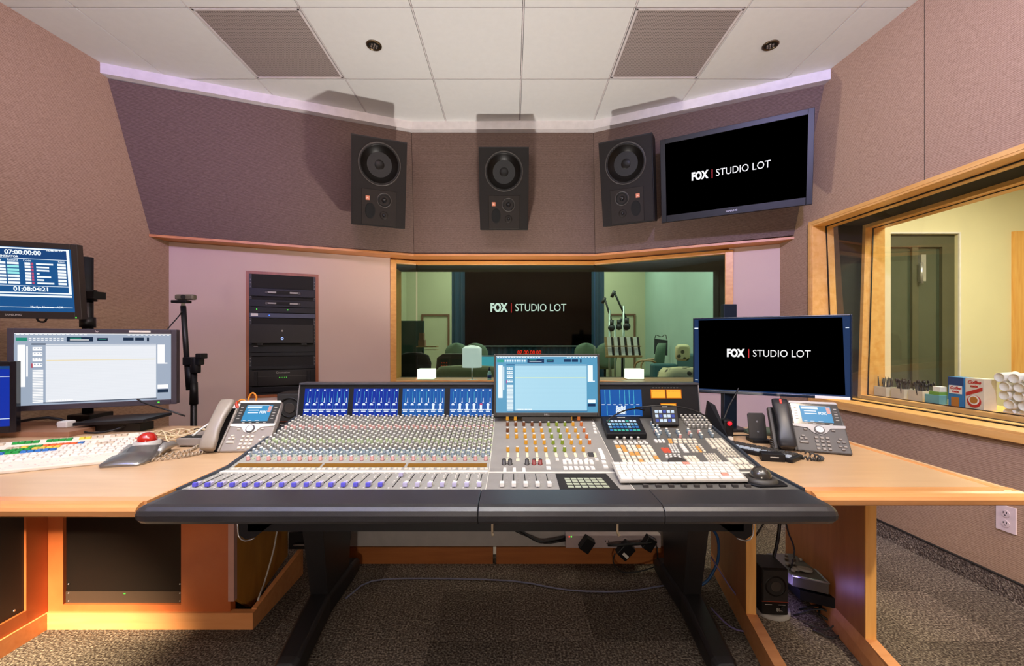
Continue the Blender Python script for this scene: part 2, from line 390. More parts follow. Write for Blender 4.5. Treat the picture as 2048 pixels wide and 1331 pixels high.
# upper leaning fabric panels
for i, (tl, bl, tr, br) in enumerate(((PTL, PBL, PT1, PB1), (PT1, PB1, PT2, PB2), (PT2, PB2, PTR, PBR))):
    g = (tr-tl).normalized()*.0016
    b = MB(FABP); b.prism([bl+g, br-g, tr-g, tl+g], (0, .05, 0)); struct(b, ('wall_upper_left', 'wall_upper_front', 'wall_upper_right')[i])
b = MB(DARK)
for p, q in ((PT1, PB1), (PT2, PB2)): b.prism([p+Vector((-.01, .04, 0)), p+Vector((.01, .04, 0)), q+Vector((.01, .04, 0)), q+Vector((-.01, .04, 0))], (0, .03, 0))
struct(b, 'trim_4')
# white crown above the panels
b = MB(TRIMW)
cf = [Vector((wl(2.668)-.02, 2.668)), Vector((-.832, 3.393)), Vector((.668, 3.38)), Vector((wr(2.73)+.02, 2.73))]
cb = [p+Vector((0, .12)) for p in cf]
for i in range(3):
    p, q, r, s = cf[i], cf[i+1], cb[i+1], cb[i]
    z0, z1 = EYE+1.752, CEIL+.01
    b.prism([(p.x, p.y, z0), (q.x, q.y, z0), (r.x, r.y, z0-.012), (s.x, s.y, z0-.012)], (0, 0, z1-z0))
struct(b, 'trim_5')
# ------------------------------------------------------------------ window_1: live room window, three panes, deep reveal
GL1 = glassy('studio_glass', (.77, .89, .81), .6)
def strip(b, p, q, z0, z1, d0, d1):
    p = Vector((*p, 0)); q = Vector((*q, 0)); d = (q-p).normalized(); n = Vector((-d.y, d.x, 0))
    a = p+n*d0; c = q+n*d0
    return b.prism([(a.x, a.y, z0), (c.x, c.y, z0), (c.x, c.y, z1), (a.x, a.y, z1)], n*(d1-d0))
w1 = bpy.data.objects.new('window_1', None); COL.objects.link(w1); w1['kind'] = 'structure'; ROOT[w1.name] = Matrix()
b = MB(MAPLE)
dl = (FC0-FL).normalized(); dr = (FR-FC1).normalized()
for p, q in ((JL, FC0), (FC0, FC1), (FC1, JR)):
    strip(b, p, q, WZ0-.0, WZ0+.018, -.012, .05); strip(b, p, q, WZ1-.032, WZ1, -.005, .05)
strip(b, JL, JL+dl*.055, WZ0-.02, LZ-.015, -.012, .06); strip(b, JR-dr*.03, JR+dr*.03, WZ0-.02, LZ-.015, -.012, .06)
strip(b, JL, FC0, WZ0-.045, WZ0, -.014, 0); strip(b, FC0, FC1, WZ0-.045, WZ0, -.014, 0); strip(b, FC1, JR, WZ0-.045, WZ0, -.014, 0)
b.build('frame', w1, bevel=.003)
for p, q in ((JL+dl*.055, FC0), (FC0, FC1), (FC1, JR-dr*.03)):
    b = MB(GL1); g = .003*(q-p).normalized(); strip(b, p+g, q-g, WZ0+.018, WZ1-.032, .02, .021); b.build('pane', w1)
# reveal between the near glass and the live room wall
FY = 4.33
b = MB(FELT); b.prism([(-1.30, 3.80, WZ1), (-.9, 3.90, WZ1), (.769, 3.90, WZ1), (2.3, 3.3, WZ1), (2.3, FY, WZ1), (-1.30, FY, WZ1)], (0, 0, .05)); struct(b, 'wall_reveal')
b = MB(LEDGE); b.prism([(-1.22, 3.82, WZ0), (-.9, 3.87, WZ0), (.769, 3.87, WZ0), (2.3, 3.2, WZ0), (2.3, FY+.02, WZ0), (-1.22, FY+.02, WZ0)], (0, 0, -.03)); struct(b, 'trim_6')
b = MB(MAPLEV); b.box(-1.24, 3.80, WZ0, -1.20, FY+.1, WZ1); struct(b, 'trim_7')
b = MB(FELT); b.box(2.18, 3.42, WZ0, 2.24, FY+.1, WZ1); struct(b, 'trim_8')
# ------------------------------------------------------------------ window_2: double glazed window to the kitchen booth in the right wall
GL2 = glassy('booth_glass', (.95, .97, .92), .13)
MAPLE2 = wood('booth_frame_wood', 'dca252', 'ecbb70', .35, scale=(9, 1.2, 9)); 
w2 = bpy.data.objects.new('window_2', None); COL.objects.link(w2); w2['kind'] = 'structure'; ROOT[w2.name] = Matrix()
def wp(y, d, z): return Vector((wr(y)+d, y, z))
def ring(b, d0t, d1t, d0b, d1b, ins):
    y0, y1 = OY0+.002, OY1-.002; z0, z1 = OZ0+.002, OZ1-.002
    b.prism([wp(y1, d0b, z0), wp(y1, d1b, z0), wp(y1, d1t, z1), wp(y1, d0t, z1)], (0, -ins, 0))
    b.prism([wp(y1, d0t, z1), wp(y0, d0t, z1), wp(y0, d1t, z1), wp(y1, d1t, z1)], (0, 0, -ins))
    b.prism([wp(y1, d0b, z0), wp(y0, d0b, z0), wp(y0, d1b, z0), wp(y1, d1b, z0)], (0, 0, ins))
b = MB(MAPLE2)
# flat casing proud of the wall
for y0, y1, z0, z1 in ((OY1-.002, OY1+.022, OZ0-.02, OZ1+.022), (OY0, OY1-.002, OZ1-.002, OZ1+.022), (OY0, OY1-.002, OZ0-.035, OZ0+.002)):
    b.prism([wp(y0, -.022, z0), wp(y1, -.022, z0), wp(y1, -.022, z1), wp(y0, -.022, z1)], (.024, 0, 0))
ring(b, -.02, .07, -.02, .115, .012)
ring(b, .075, .118, .12, .165, .022)
ring(b, .335, .385, .30, .345, .03)
ring(b, .39, .47, .35, .47, .03)
b.build('frame', w2, bevel=.0015)
b = MB(RUBBER); ring(b, .07, .076, .115, .121, .018); ring(b, .384, .391, .344, .351, .034); b.build('gasket', w2)
b = MB(FELT); ring(b, .117, .336, .164, .301, .006); b.build('felt_lining', w2)
for dt, db, ins in ((.073, .118, .014), (.387, .347, .03)):
    b = MB(GL2); y0, y1, z0, z1 = OY0+.02, OY1-ins, OZ0+ins, OZ1-ins
    b.quad(wp(y1, db, z0), wp(y0, db, z0), wp(y0, dt, z1), wp(y1, dt, z1)); b.build('pane', w2)
# ------------------------------------------------------------------ kitchen booth beyond it
CREAMW = mat('booth_cream_wall', 'd9cfae', .8, var=(3, .02))
b = MB(CREAMW); b.box(2.62, 4.0, 0, 3.56, 4.1, 3.0); b.box(4.34, 4.0, 0, 5.6, 4.1, 3.0); b.box(3.56, 4.0, 2.18, 4.34, 4.1, 3.0); struct(b, 'wall_booth_front')
b = MB(CREAMW); b.box(5.5, -.6, 0, 5.6, 4.0, 3.0); struct(b, 'wall_booth_right')
b = MB(CREAMW); b.box(2.45, -.7, 0, 5.6, -.6, 3.0); struct(b, 'wall_booth_back')
b = MB(CREAMW); b.box(2.62, 2.93, 0, 2.70, 4.0, 3.0); struct(b, 'wall_booth_left')
b = MB(WHITE); b.box(2.42, -.7, 3.0, 5.6, 4.1, 3.05); struct(b, 'ceiling_booth')
b = MB(CARPET); b.box(2.42, -.7, -.06, 5.6, 4.1, 0); struct(b, 'floor_booth')
b = MB(MAPLE2); b.prism([wp(2.9, .47, OZ0), wp(.4, .47, OZ0), (3.05, .4, OZ0), (3.05, 2.9, OZ0)], (0, 0, -.035)); struct(b, 'trim_9')
GDK = mat('dark_window_frame', '4c4a38', .5); GPAN = mat('dark_door_glass', '3a4034', .08, spec=.8)
d1 = bpy.data.objects.new('door_1', None); COL.objects.link(d1); d1['kind'] = 'structure'; ROOT[d1.name] = Matrix()
f = MB(GDK); f.box(3.56, 4.03, 0, 3.60, 4.09, 2.18); f.box(4.22, 4.03, 0, 4.34, 4.09, 2.18); f.box(3.6, 4.03, 2.06, 4.22, 4.09, 2.18); f.box(3.93, 4.035, 0, 3.99, 4.09, 2.06); f.build('frame', d1)
MB(GPAN).box(3.6, 4.06, 0, 4.22, 4.08, 2.06).build('glass_panel', d1)
hb = MB(SILVER); hb.box(3.985, 4.0, 1.72, 4.03, 4.035, 1.98); hb.cyl((3.985, 4.0, 1.70), (3.985, 4.0, 1.9), .014, n=10); hb.build('hinge', d1)
b = MB(TRIMW); b.box(3.545, 3.985, 0, 3.56, 4.0, 2.195); b.box(4.34, 3.985, 0, 4.355, 4.0, 2.195); b.box(3.56, 3.985, 2.18, 4.34, 4.0, 2.195); struct(b, 'trim_10')
b = MB(MAPLEV); b.box(4.86, 3.97, 0, 4.96, 4.0, 2.1); b.box(4.86, 3.97, 2.1, 5.5, 4.0, 2.2); struct(b, 'trim_11')
# things on the booth counter (counter top z = .73)
CZ = OZ0
BOXW = mat('white_holder', 'cfc9b6', .5); PBK = mat('black_stirrer', '1d1c1a', .35)
specs = [(2.505, 2.80, 'stirrer_holder', 'white square holder packed with black straws, leftmost on the booth counter', 'straw'),
         (2.515, 2.685, 'cutlery_holder', 'white square holder of black plastic forks, middle of the three on the booth counter', 'fork'),
         (2.525, 2.575, 'cutlery_holder', 'white square holder of black plastic spoons beside the green tea box', 'spoon')]
for x, y, n, lab, kind in specs:
    t = thing(n, lab, 'utensil holder', (x+.045, y, CZ), group='white utensil holders on the booth counter')
    h = MB(BOXW)
    for q in ((x, y-.045, x+.003, y+.045), (x+.087, y-.045, x+.09, y+.045), (x, y-.045, x+.09, y-.042), (x, y+.042, x+.09, y+.045)): h.box(q[0], q[1], CZ, q[2], q[3], CZ+.095)
    h.box(x, y-.045, CZ, x+.09, y+.045, CZ+.004); h.build('holder', t, bevel=.0015)
    u = MB(PBK)
    for k in range(26):
        bx = x+.012+.066*random.random(); by = y-.034+.068*random.random(); tx = bx+random.uniform(-.025, .02); ty = by+random.uniform(-.02, .02)
        hh = CZ+(.145+.02*random.random() if kind == 'straw' else .125+.025*random.random())
        u.tube([(bx, by, CZ+.006), (tx, ty, hh)], .0022 if kind == 'straw' else .003, n=5, smooth=1)
        if kind != 'straw': u.sphere((tx, ty, hh), .009, 6, sx=.4, sy=1, sz=1.3)
    u.build('black_'+kind+'_bundle', t, kind='stuff')
def carton(name, lab, y0, y1, x, dep, h, base, z=CZ, grp=None):
    t = thing(name, lab, 'box', (x+dep/2, (y0+y1)/2, z), group=grp)
    MB(base).box(x, y0, z, x+dep, y1, z+h).build('carton', t, bevel=.001)
    return t
def side(x, y, z):  # lettering on a face that looks towards -X
    return Matrix.Translation((x, y, z)) @ Matrix.Rotation(-PI/2, 4, 'Z') @ Matrix.Rotation(PI/2, 4, 'X')
def inroot(t, M): return ROOT[t.name].inverted() @ M
CBLUE = mat('carton_blue', '2a78b0', .5); CNAVY = mat('carton_navy', '1d3f74', .5); CRED = mat('carton_red', 'c23028', .5); CCRM = mat('carton_cream', 'e2d8c4', .5)
CGRN = mat('carton_green', '6fa045', .5); CTEAL = mat('carton_teal', '6aa6ac', .5); CORG = mat('carton_orange', 'b8762e', .5); PAPER = mat('paper_white', 'efece2', .7)
t = carton('tea_box', 'teal and green tea box in front of the holders on the booth counter', 2.405, 2.49, 2.50, .05, .085, CTEAL)
g = MB(CGRN); g.box(2.4985, 2.406, CZ+.002, 2.50, 2.489, CZ+.035); g.build('green_band', t)
t = carton('tea_box', 'green and white sachet box lying on top of the teal tea box', 2.41, 2.47, 2.505, .05, .02, CGRN, CZ+.085)
MB(PAPER).box(2.508, 2.41, CZ+.105, 2.55, 2.45, CZ+.135).build('sachets', t)
t = carton('creamer_box', 'tall blue creamer carton on the booth counter beside the red one', 2.292, 2.375, 2.52, .06, .20, CBLUE)
g = MB(CNAVY, PAPER, CORG); g.box(2.518, 2.293, CZ+.15, 2.52, 2.374, CZ+.199); g.use(PAPER).box(2.517, 2.30, CZ+.105, 2.519, 2.367, CZ+.152)
g.use(CORG).box(2.517, 2.315, CZ+.025, 2.519, 2.355, CZ+.085); g.use(CNAVY).box(2.518, 2.293, CZ+.001, 2.52, 2.374, CZ+.02); g.build('label_art', t)
text('Coffee', .022, CRED, t, inroot(t, side(2.5165, 2.333, CZ+.137)), bold=.0006, shear=.3); text('mate', .018, CRED, t, inroot(t, side(2.5165, 2.333, CZ+.118)), bold=.0006)
t = carton('creamer_box', 'tall white and red creamer carton with a red coffee cup beside the paper cups', 2.195, 2.285, 2.52, .07, .20, CCRM)
g = MB(CRED, PAPER, CORG); g.prism([(2.519, 2.28, CZ+.10), (2.519, 2.20, CZ+.135), (2.519, 2.20, CZ+.155), (2.519, 2.28, CZ+.12)], (-.001, 0, 0))
g.lathe([(.034, 0), (.034, .0015)], (2.519, 2.24, CZ+.075), (-1, 0, 0)); g.use(PAPER).lathe([(.026, 0), (.026, .001)], (2.5175, 2.24, CZ+.082), (-1, 0, 0))
g.use(CORG).lathe([(.019, 0), (.019, .001)], (2.5165, 2.24, CZ+.082), (-1, 0, 0)); g.build('label_art', t)
text('Coffee', .024, CRED, t, inroot(t, side(2.518, 2.24, CZ+.178)), bold=.0006, shear=.3); text('mate', .018, CRED, t, inroot(t, side(2.518, 2.24, CZ+.158)), bold=.0006)
CUPW = mat('paper_cup', 'ece8dc', .6)
c0 = None; rows = ['bottom', 'second', 'middle', 'fourth', 'top']; 
for r in range(5):
    for c in range(4):
        y = 2.135-.062*c-.012*(r % 2); z = CZ+.029+.0465*r; x = 2.53+.012*(4-r)
        lab = f"white paper cup lying in the pile's {rows[r]} row, {('next to the cartons', 'second from the cartons', 'third from the cartons', 'farthest from the cartons')[c]}"
        if c0 is None:
            t = thing('paper_cup', lab, 'cup', (x, y, z), group='pile of white paper cups')
            MB(CUPW).lathe([(.0, .004), (.021, .004), (.022, 0), (.024, .001), (.029, .085), (.031, .086), (.029, .088)], (x, y, z), (1, 0, 0), 20, cap=False).build('cup_body', t); c0 = t
        else: copy_thing(c0, (x, y, z), label=lab)
# wall outlet under the window, right
t = thing('wall_outlet', 'pink white double wall outlet on the fabric wall under the right desk edge', 'outlet', tuple(wp(1.815, 0, .291)))
o = MB(mat('outlet_pink_white', 'dcc9c4', .5)); o.prism([wp(1.78, -.006, .291), wp(1.85, -.006, .291), wp(1.85, -.006, .406), wp(1.78, -.006, .406)], (.006, 0, 0)); o.build('cover_plate', t, bevel=.001)
for z in (.327, .371):
    o = MB(mat('outlet_pink_white', 'dcc9c4', .5), DARK); o.lathe([(.0165, 0), (.0165, .002)], wp(1.815, -.006, z), (-1, 0, 0)); 
    o.use(DARK)
    for dy in (-.006, .006): o.cbox(wp(1.815+dy, -.0085, z+.004), .001, .0022, .008)
    o.cbox(wp(1.815, -.0085, z-.007), .001, .004, .004); o.build('socket', t)
# ------------------------------------------------------------------ live room beyond window_1
GREEN = mat('live_green_wall', 'b3b394', .85, var=(2, .03)); TEALW = mat('live_teal_wall', 'a3bdb0', .85, var=(2, .03)); NAVY = mat('live_navy_curtain', '17394e', .9)
LFL = wood('live_floor', '7b5a3c', '94704b', .4)
b = MB(LFL); b.box(-6, 4.25, -.06, 6.5, 12.3, 0); struct(b, 'floor_studio')
b = MB(WHITE); b.box(-6, 4.33, 4.5, 6.5, 12.3, 4.55); struct(b, 'ceiling_studio')
b = MB(FELT); b.box(-6, FY, 0, -1.205, FY+.12, 4.5); b.box(2.175, FY, 0, 6.5, FY+.12, 4.5); b.box(-1.205, FY, 0, 2.175, FY+.12, WZ0-.003); b.box(-1.205, FY, WZ1+.002, 2.175, FY+.12, 4.5); struct(b, 'wall_studio_near')
b = MB(GREEN); b.box(-6, 12.0, 0, -1.78, 12.1, 4.5); struct(b, 'wall_studio_left')
b = MB(TRIMW, GREEN); b.use(GREEN).prism([(-3.4, 4.45, 0), (-3.1, 12.0, 0), (-3.1, 12.0, 4.5), (-3.4, 4.45, 4.5)], (-.1, 0, 0)); struct(b, 'wall_studio_side')
b = MB(GREEN); b.box(2.66, 12.0, 0, 3.95, 12.1, 4.5); struct(b, 'wall_studio_right')
b = MB(TEALW); b.prism([(3.88, 12.0, 0), (3.3, 6.2, 0), (3.3, 6.2, 4.5), (3.88, 12.0, 4.5)], (.1, 0, 0)); struct(b, 'wall_studio_teal')
b = MB(FELT); b.box(3.3, 4.4, 0, 3.4, 6.2, 4.5); struct(b, 'wall_studio_dark')
cu = MB(NAVY)
pts = []
for k in range(121): pts.append((-1.80+k*(4.48/120), 12.02+.03*math.sin(k*1.3)))
for k in range(120): cu.quad((*pts[k], 0), (*pts[k+1], 0), (*pts[k+1], 4.5), (*pts[k], 4.5))
tag(cu.build('stage_curtain'), 'navy blue pleated curtain wall behind the large live room screen', 'curtain')
# big screen
P0, P1 = W(930, 690, 11.93), W(1183, 541, 11.93)
t = thing('projection_screen', 'large black studio screen seen through the front window with white lettering', 'screen', ((P0.x+P1.x)/2, 11.93, P0.z))
BLK = mat('screen_black', '000000', .8, spec=0)
MB(BLK).box(P0.x, 11.93, P0.z, P1.x, 11.99, P1.z+.06).build('screen', t)
MB(mat('screen_rail', '6d7f80', .5)).box(P0.x-.02, 11.91, P0.z-.035, P1.x+.02, 11.985, P0.z-.008).build('bottom_rail', t)
EW = emit('letter_white', 'f2f2f2', 1.1); ER = emit('letter_red', 'd8232a', .9)
def fox(t, M, w, name='lettering'):
    """the FOX | STUDIO LOT lettering, w = total width, centred on M"""
    M = M @ Matrix.Diagonal((w, w, w, 1))
    text('FOX', .150, EW, t, M @ Matrix.Translation((-.384, 0, 0)), name, bold=.0075, fit=.225)
    b = MB(ER); b.X = M; b.box(-.223, -.062, 0, -.211, .062, .002); b.build('red_bar', t, local=True)
    text('STUDIO LOT', .138, EW, t, M @ Matrix.Translation((.165, 0, 0)), name, bold=-.0002, fit=.665)
fox(t, face(W(1056, 615, 11.92).x-(P0.x+P1.x)/2, -.012, W(0, 615.5, 11.92).z-P0.z), 153/821*11.92)
# red timecode clock on a stand
tc = W(1058.5, 704.5, 9.5); t = thing('timecode_clock', 'small red LED timecode clock above the console monitor in the live room', 'clock', (tc.x, 9.5, 0))
MB(DARK).cbox(tc, .56, .05, .13).build('housing', t)
MB(BLACKM).box(tc.x-.02, 9.49, 0, tc.x+.02, 9.51, tc.z-.06).build('stand', t)
text('07.00.00.00', .125, emit('led_red', 'ff3020', 1.5), t, face(0, -.028, tc.z), 'digits', bold=.001, sx=.95)
# chairs
OLV = mat('chair_green_fabric', '5d6f5c', .9, bump=(120, .3)); CWOOD = mat('chair_wood_arm', '9b7a55', .4)
def armchair(x, y, rz, lab, s=1, m=None):
    t = thing('armchair', lab, 'chair', (x, y, 0), (0, 0, rz), 'green armchairs in the live room')
    m = m or OLV
    a = MB(m)
    a.rings([[Vector((w*math.cos(q)*1.0, .24+.10*(z-.4)+.045*math.sin(q)-.10*abs(math.cos(q))**2*1, z)) for q in [2*PI*k/20 for k in range(20)]] for z, w in ((.42, .20), (.55, .27), (.75, .30), (.92, .285), (1.02, .23), (1.08, .13), (1.10, .03))])
    a.build('backrest', t, local=True)
    MB(m).rings([[Vector((w*math.cos(q), -.02+w*1.0*math.sin(q), z)) for q in [2*PI*k/20 for k in range(20)]] for z, w in ((.38, .22), (.41, .27), (.46, .28), (.49, .25))]).build('seat', t, local=True)
    for sx in (-1, 1): MB(CWOOD).tube([(sx*.27, .20, .72), (sx*.33, .1, .76), (sx*.33, -.12, .74), (sx*.31, -.2, .62), (sx*.27, -.15, .45)], .02).build('armrest', t, local=True)
    MB(BLACKM).cyl((0, 0, .1), (0, 0, .39), .03).build('column', t, local=True)
    for k in range(4):
        q = k*PI/2+.4; MB(BLACKM).tube([(0, 0, .12), (.15*math.cos(q), .15*math.sin(q), .09), (.3*math.cos(q), .3*math.sin(q), .03)], .02, smooth=2).build('leg', t, local=True)
    for c in [t]: c.scale = (s, s, s)
    return t
armchair(W(914, 0, 10.5).x, 10.5, PI+.1, 'green armchair in the live room, farthest left under the black screen')
armchair(W(956, 0, 9.5).x, 9.5, PI-.2, 'green armchair in the live room directly behind the white shaded lamp')
armchair(W(1169, 0, 10.6).x, 10.6, PI, 'green armchair in the live room at the right end of the black screen')
armchair(W(1210, 0, 11.35).x, 11.35, PI, 'green armchair in the live room half behind the music stand')
armchair(W(1296, 0, 8.4).x, 8.4, -PI/2-.5, 'green armchair with wooden arms seen side on beside the black music stand', 1.0)
# wide music stand full of scripts
t = thing('music_stand', 'wide wooden music stand lined with white scripts under the microphones', 'music stand', (W(1245, 0, 6.6).x, 6.6, 0))
BEI = mat('stand_wood', 'b89a6a', .5)
d = MB(BEI); d.X = Matrix.Translation((0, 0, 1.04)) @ Matrix.Rotation(-.35, 4, 'X')
d.box(-.28, 0, -.16, .28, .012, .18); d.box(-.29, -.05, -.17, .29, 0, -.15); d.box(-.29, -.05, 0, .29, -.03, .012); d.build('stand_desk', t, local=True)
MB(BLACKM).cyl((0, .02, .02), (0, .02, .95), .018).cyl((0, .02, 0), (0, .02, .03), .2).build('stand_pole', t, local=True)
for k in range(5):
    p = MB(PAPER, DARK); p.X = Matrix.Translation((0, 0, 1.04)) @ Matrix.Rotation(-.35, 4, 'X') @ Matrix.Shear('XY', 4, (0, 0))
    x = -.24+.105*k; p.box(x, -.02, -.15, x+.06, -.004, .17); p.use(DARK).box(x+.062, -.022, -.15, x+.092, -.004, .165)
    p.build('script_page', t, local=True)
MICB = mat('microphone_black', '1c1f1f', .5)
def boom(lab, base, top, mic, y):
    b0 = W(base[0], 745, y); t = thing('boom_microphone', lab, 'microphone', (b0.x, y, 0), group='microphones on boom stands')
    a = W(top[0], top[1], y); m = W(mic[0], mic[1], y); e = a+(a-m)*.12
    MB(mat('stand_steel', '9aa79c', .4, metal=.5)).cyl((b0.x, y, 0), (b0.x, y, (a.z+m.z)/2), .022).build('stand_pole', t)
    MB(MICB).tube([m, (m+a)/2, a], .018, smooth=1).build('boom_arm', t)
    MB(MICB).cyl(m+Vector((0, 0, .02)), m-Vector((0, 0, .10)), .045, .04).sphere(m-Vector((0, 0, .13)), .07, 14).build('microphone', t)
    MB(MICB).cyl(a-Vector((.05, 0, .08)), a+Vector((.0, 0, .03)), .03).build('counterweight', t)
    for k in range(3):
        q = k*2.1+.3; MB(MICB).tube([(b0.x, y, .25), (b0.x+.3*math.cos(q), y+.3*math.sin(q), .02)], .014, smooth=1).build('leg', t)
boom('boom microphone with the highest arm, standing right of the music stand', (1247, 0), (1229, 585), (1253, 638), 7.3)
boom('boom microphone on the leftmost stand, its capsule lowest at left', (1219, 0), (1210, 598), (1223, 642), 8.0)
boom('large boom microphone hanging in the middle above the music stand', (1230, 0), (1243, 640), (1238, 641), 8.7)
# black music stand right
t = thing('music_stand', 'black metal music stand with a cable draped over it by the teal wall', 'music stand', (W(1322, 0, 9.3).x, 9.3, 0))
d = MB(BLACKM); d.X = Matrix.Translation((0, 0, 1.02)) @ Matrix.Rotation(-.3, 4, 'X') @ Matrix.Rotation(.12, 4, 'Y'); d.box(-.15, 0, -.19, .15, .012, .17); d.build('stand_desk', t, local=True)
MB(BLACKM).cyl((0, .01, 0), (0, .01, .9), .014).build('stand_pole', t, local=True)
MB(RUBBER).tube([(-.14, 0, 1.2), (-.12, -.03, 1.28), (0, -.02, 1.24), (.1, 0, 1.29), (.12, -.02, 1.18)], .008).build('cable', t, local=True)
# sofa, cushion, floral ottoman
TL = mat('sofa_teal', '3a5a5c', .9); FLO = mat('floral_cushion', 'c9c2a6', .9)
def floral(name, a, bb):
    m, tt, b = new_mat(name); tc = tt.nodes.new('ShaderNodeTexCoord'); n = tt.nodes.new('ShaderNodeTexVoronoi'); n.inputs['Scale'].default_value = 9
    r = tt.nodes.new('ShaderNodeValToRGB'); r.color_ramp.elements[0].position = .25; r.color_ramp.elements[1].position = .33
    r.color_ramp.elements[0].color = (*rgb(bb), 1); r.color_ramp.elements[1].color = (*rgb(a), 1)
    tt.links.new(tc.outputs['Object'], n.inputs[0]); tt.links.new(n.outputs[0], r.inputs[0]); tt.links.new(r.outputs[0], b.inputs['Base Color']); b.inputs['Roughness'].default_value = .9
    return m
FLR = floral('floral_fabric', 'd5c79c', '5b5140')
sx0 = W(1335, 0, 7.2).x; t = thing('sofa', 'dark teal sofa against the live room wall behind the right monitor', 'sofa', (sx0+.3, 7.3, 0))
MB(TL).box(sx0-.12, 6.9, .0, sx0+.55, 7.7, .45).build('seat', t, bevel=.04)
MB(TL).box(sx0+.35, 6.9, .45, sx0+.55, 7.7, .92).build('backrest', t, bevel=.04)
MB(TL).box(sx0-.12, 7.6, .3, sx0+.35, 7.8, .72).build('armrest', t, bevel=.04)
c = W(1364, 707, 6.9); cs = MB(FLR); cs.rings([[c+Vector((w*(abs(math.cos(q))**.5)*math.copysign(1, math.cos(q))*.9+.02*dz, d, .02+w*(abs(math.sin(q))**.5)*math.copysign(1, math.sin(q)))) for q in [2*PI*k/24 for k in range(24)]] for d, w, dz in ((-.06, .10, 0), (-.03, .14, 0), (.03, .14, 1), (.06, .1, 1))])
o = cs.build('cushion'); tag(o, 'square white floral cushion on the teal sofa', 'cushion')
ot = W(1360, 748, 5.6); t = tag(MB(FLR).rings([[Vector((ot.x+.05+w*(abs(math.cos(q))**.4)*math.copysign(1, math.cos(q))*1.15, ot.y+w*.8*(abs(math.sin(q))**.4)*math.copysign(1, math.sin(q)), z)) for q in [2*PI*k/28 for k in range(28)]] for z, w in ((.0, .26), (.5, .28), (.70, .27), (.77, .22), (.79, .05))]).build('ottoman'), 'cream floral upholstered ottoman just beyond the window sill at right', 'ottoman')
ot2 = W(935, 751, 5.3); t = tag(MB(mat('bench_olive', '7b7b5e', .9)).rings([[Vector((ot2.x+w*(abs(math.cos(q))**.4)*math.copysign(1, math.cos(q))*1.6, ot2.y+w*.6*(abs(math.sin(q))**.4)*math.copysign(1, math.sin(q)), z)) for q in [2*PI*k/28 for k in range(28)]] for z, w in ((.0, .26), (.5, .28), (.72, .27), (.81, .22), (.83, .05))]).build('upholstered_bench'), 'olive green rounded bench back behind the white shaded lamp', 'bench')
# wooden desk with outboard unit and laptop
dx0, dx1 = W(842, 0, 5.8).x, W(985, 0, 5.8).x
t = thing('producer_desk', 'pale wooden desk in the live room behind the lamp', 'desk', ((dx0+dx1)/2, 6.0, 0))
MB(BEI).box(dx0, 5.7, .66, dx1, 6.3, .70).build('desktop', t); MB(BEI).box(dx0+.05, 5.75, 0, dx0+.08, 6.25, .66).box(dx1-.08, 5.75, 0, dx1-.05, 6.25, .66).box(dx0+.05, 6.2, .1, dx1-.05, 6.22, .66).build('base', t)
ux = W(903, 0, 5.9).x; t = thing('equipment_turret', 'rounded dark equipment turret with small red meters on the live room desk', 'equipment', (ux, 6.0, .70))
MB(mat('turret_brown', '4b3a34', .6)).prism([(ux-.22, 5.85, .70), (ux-.20, 5.85, .90), (ux-.12, 5.85, .955), (ux+.24, 5.85, .955), (ux+.28, 5.85, .70)], (0, .25, 0)).build('cabinet', t)
g = MB(DGREY, emit('turret_red', 'c04020', .7)); g.box(ux-.15, 5.84, .75, ux-.02, 5.85, .88); g.box(ux+.01, 5.84, .75, ux+.2, 5.85, .88); g.use(emit('turret_red', 'c04020', .7))
for q in range(6): g.cbox((ux-.13+.035*(q % 3), 5.838, .79+.04*(q//3)), .014, .004, .014)
g.build('meter_panel', t)
lx = W(975, 0, 5.9).x; t = thing('laptop', 'open laptop with a blue screen on the live room desk right of the lamp', 'laptop', (lx, 5.95, .70))
MB(SILVER).box(lx-.16, 5.8, .70, lx+.14, 6.0, .715).build('keyboard_base', t)
MB(SILVER).prism([(lx-.16, 6.0, .715), (lx+.14, 6.0, .715), (lx+.14, 6.06, .93), (lx-.16, 6.06, .93)], (0, .012, 0)).build('lid', t)
MB(emit('laptop_blue', '59b9d6', .8)).prism([(lx-.14, 5.998, .74), (lx+.12, 5.998, .74), (lx+.12, 6.054, .91), (lx-.14, 6.054, .91)], (0, .003, 0)).build('screen', t)
# dark mesh office chair and desk lamp at the far left of the live room
ox = W(822, 0, 5.3).x; t = thing('office_chair', 'dark mesh back office chair at the left end of the front window', 'chair', (ox, 5.3, 0))
MSH = mat('mesh_brown', '2c2520', .8)
MB(MSH).rings([[Vector((ox+w*math.cos(q), 5.45+.03*math.sin(q), z)) for q in [2*PI*k/20 for k in range(20)]] for z, w in ((.5, .17), (.65, .22), (.85, .235), (.95, .20), (.99, .1))]).build('backrest', t)
MB(MSH).rings([[Vector((ox+w*math.cos(q), 5.25+w*math.sin(q), z)) for q in [2*PI*k/20 for k in range(20)]] for z, w in ((.44, .22), (.47, .26), (.51, .24))]).build('seat', t)
MB(BLACKM).cyl((ox, 5.28, .08), (ox, 5.28, .45), .03).build('column', t)
for k in range(5): MB(BLACKM).tube([(ox, 5.28, .12), (ox+.3*math.cos(k*1.257), 5.28+.3*math.sin(k*1.257), .05)], .02, smooth=1).build('leg', t)
sx = W(822, 0, 7.5); t = thing('acoustic_gobo', 'dark green acoustic gobo panel standing at the left of the live room', 'gobo', (sx.x, 7.5, 0))
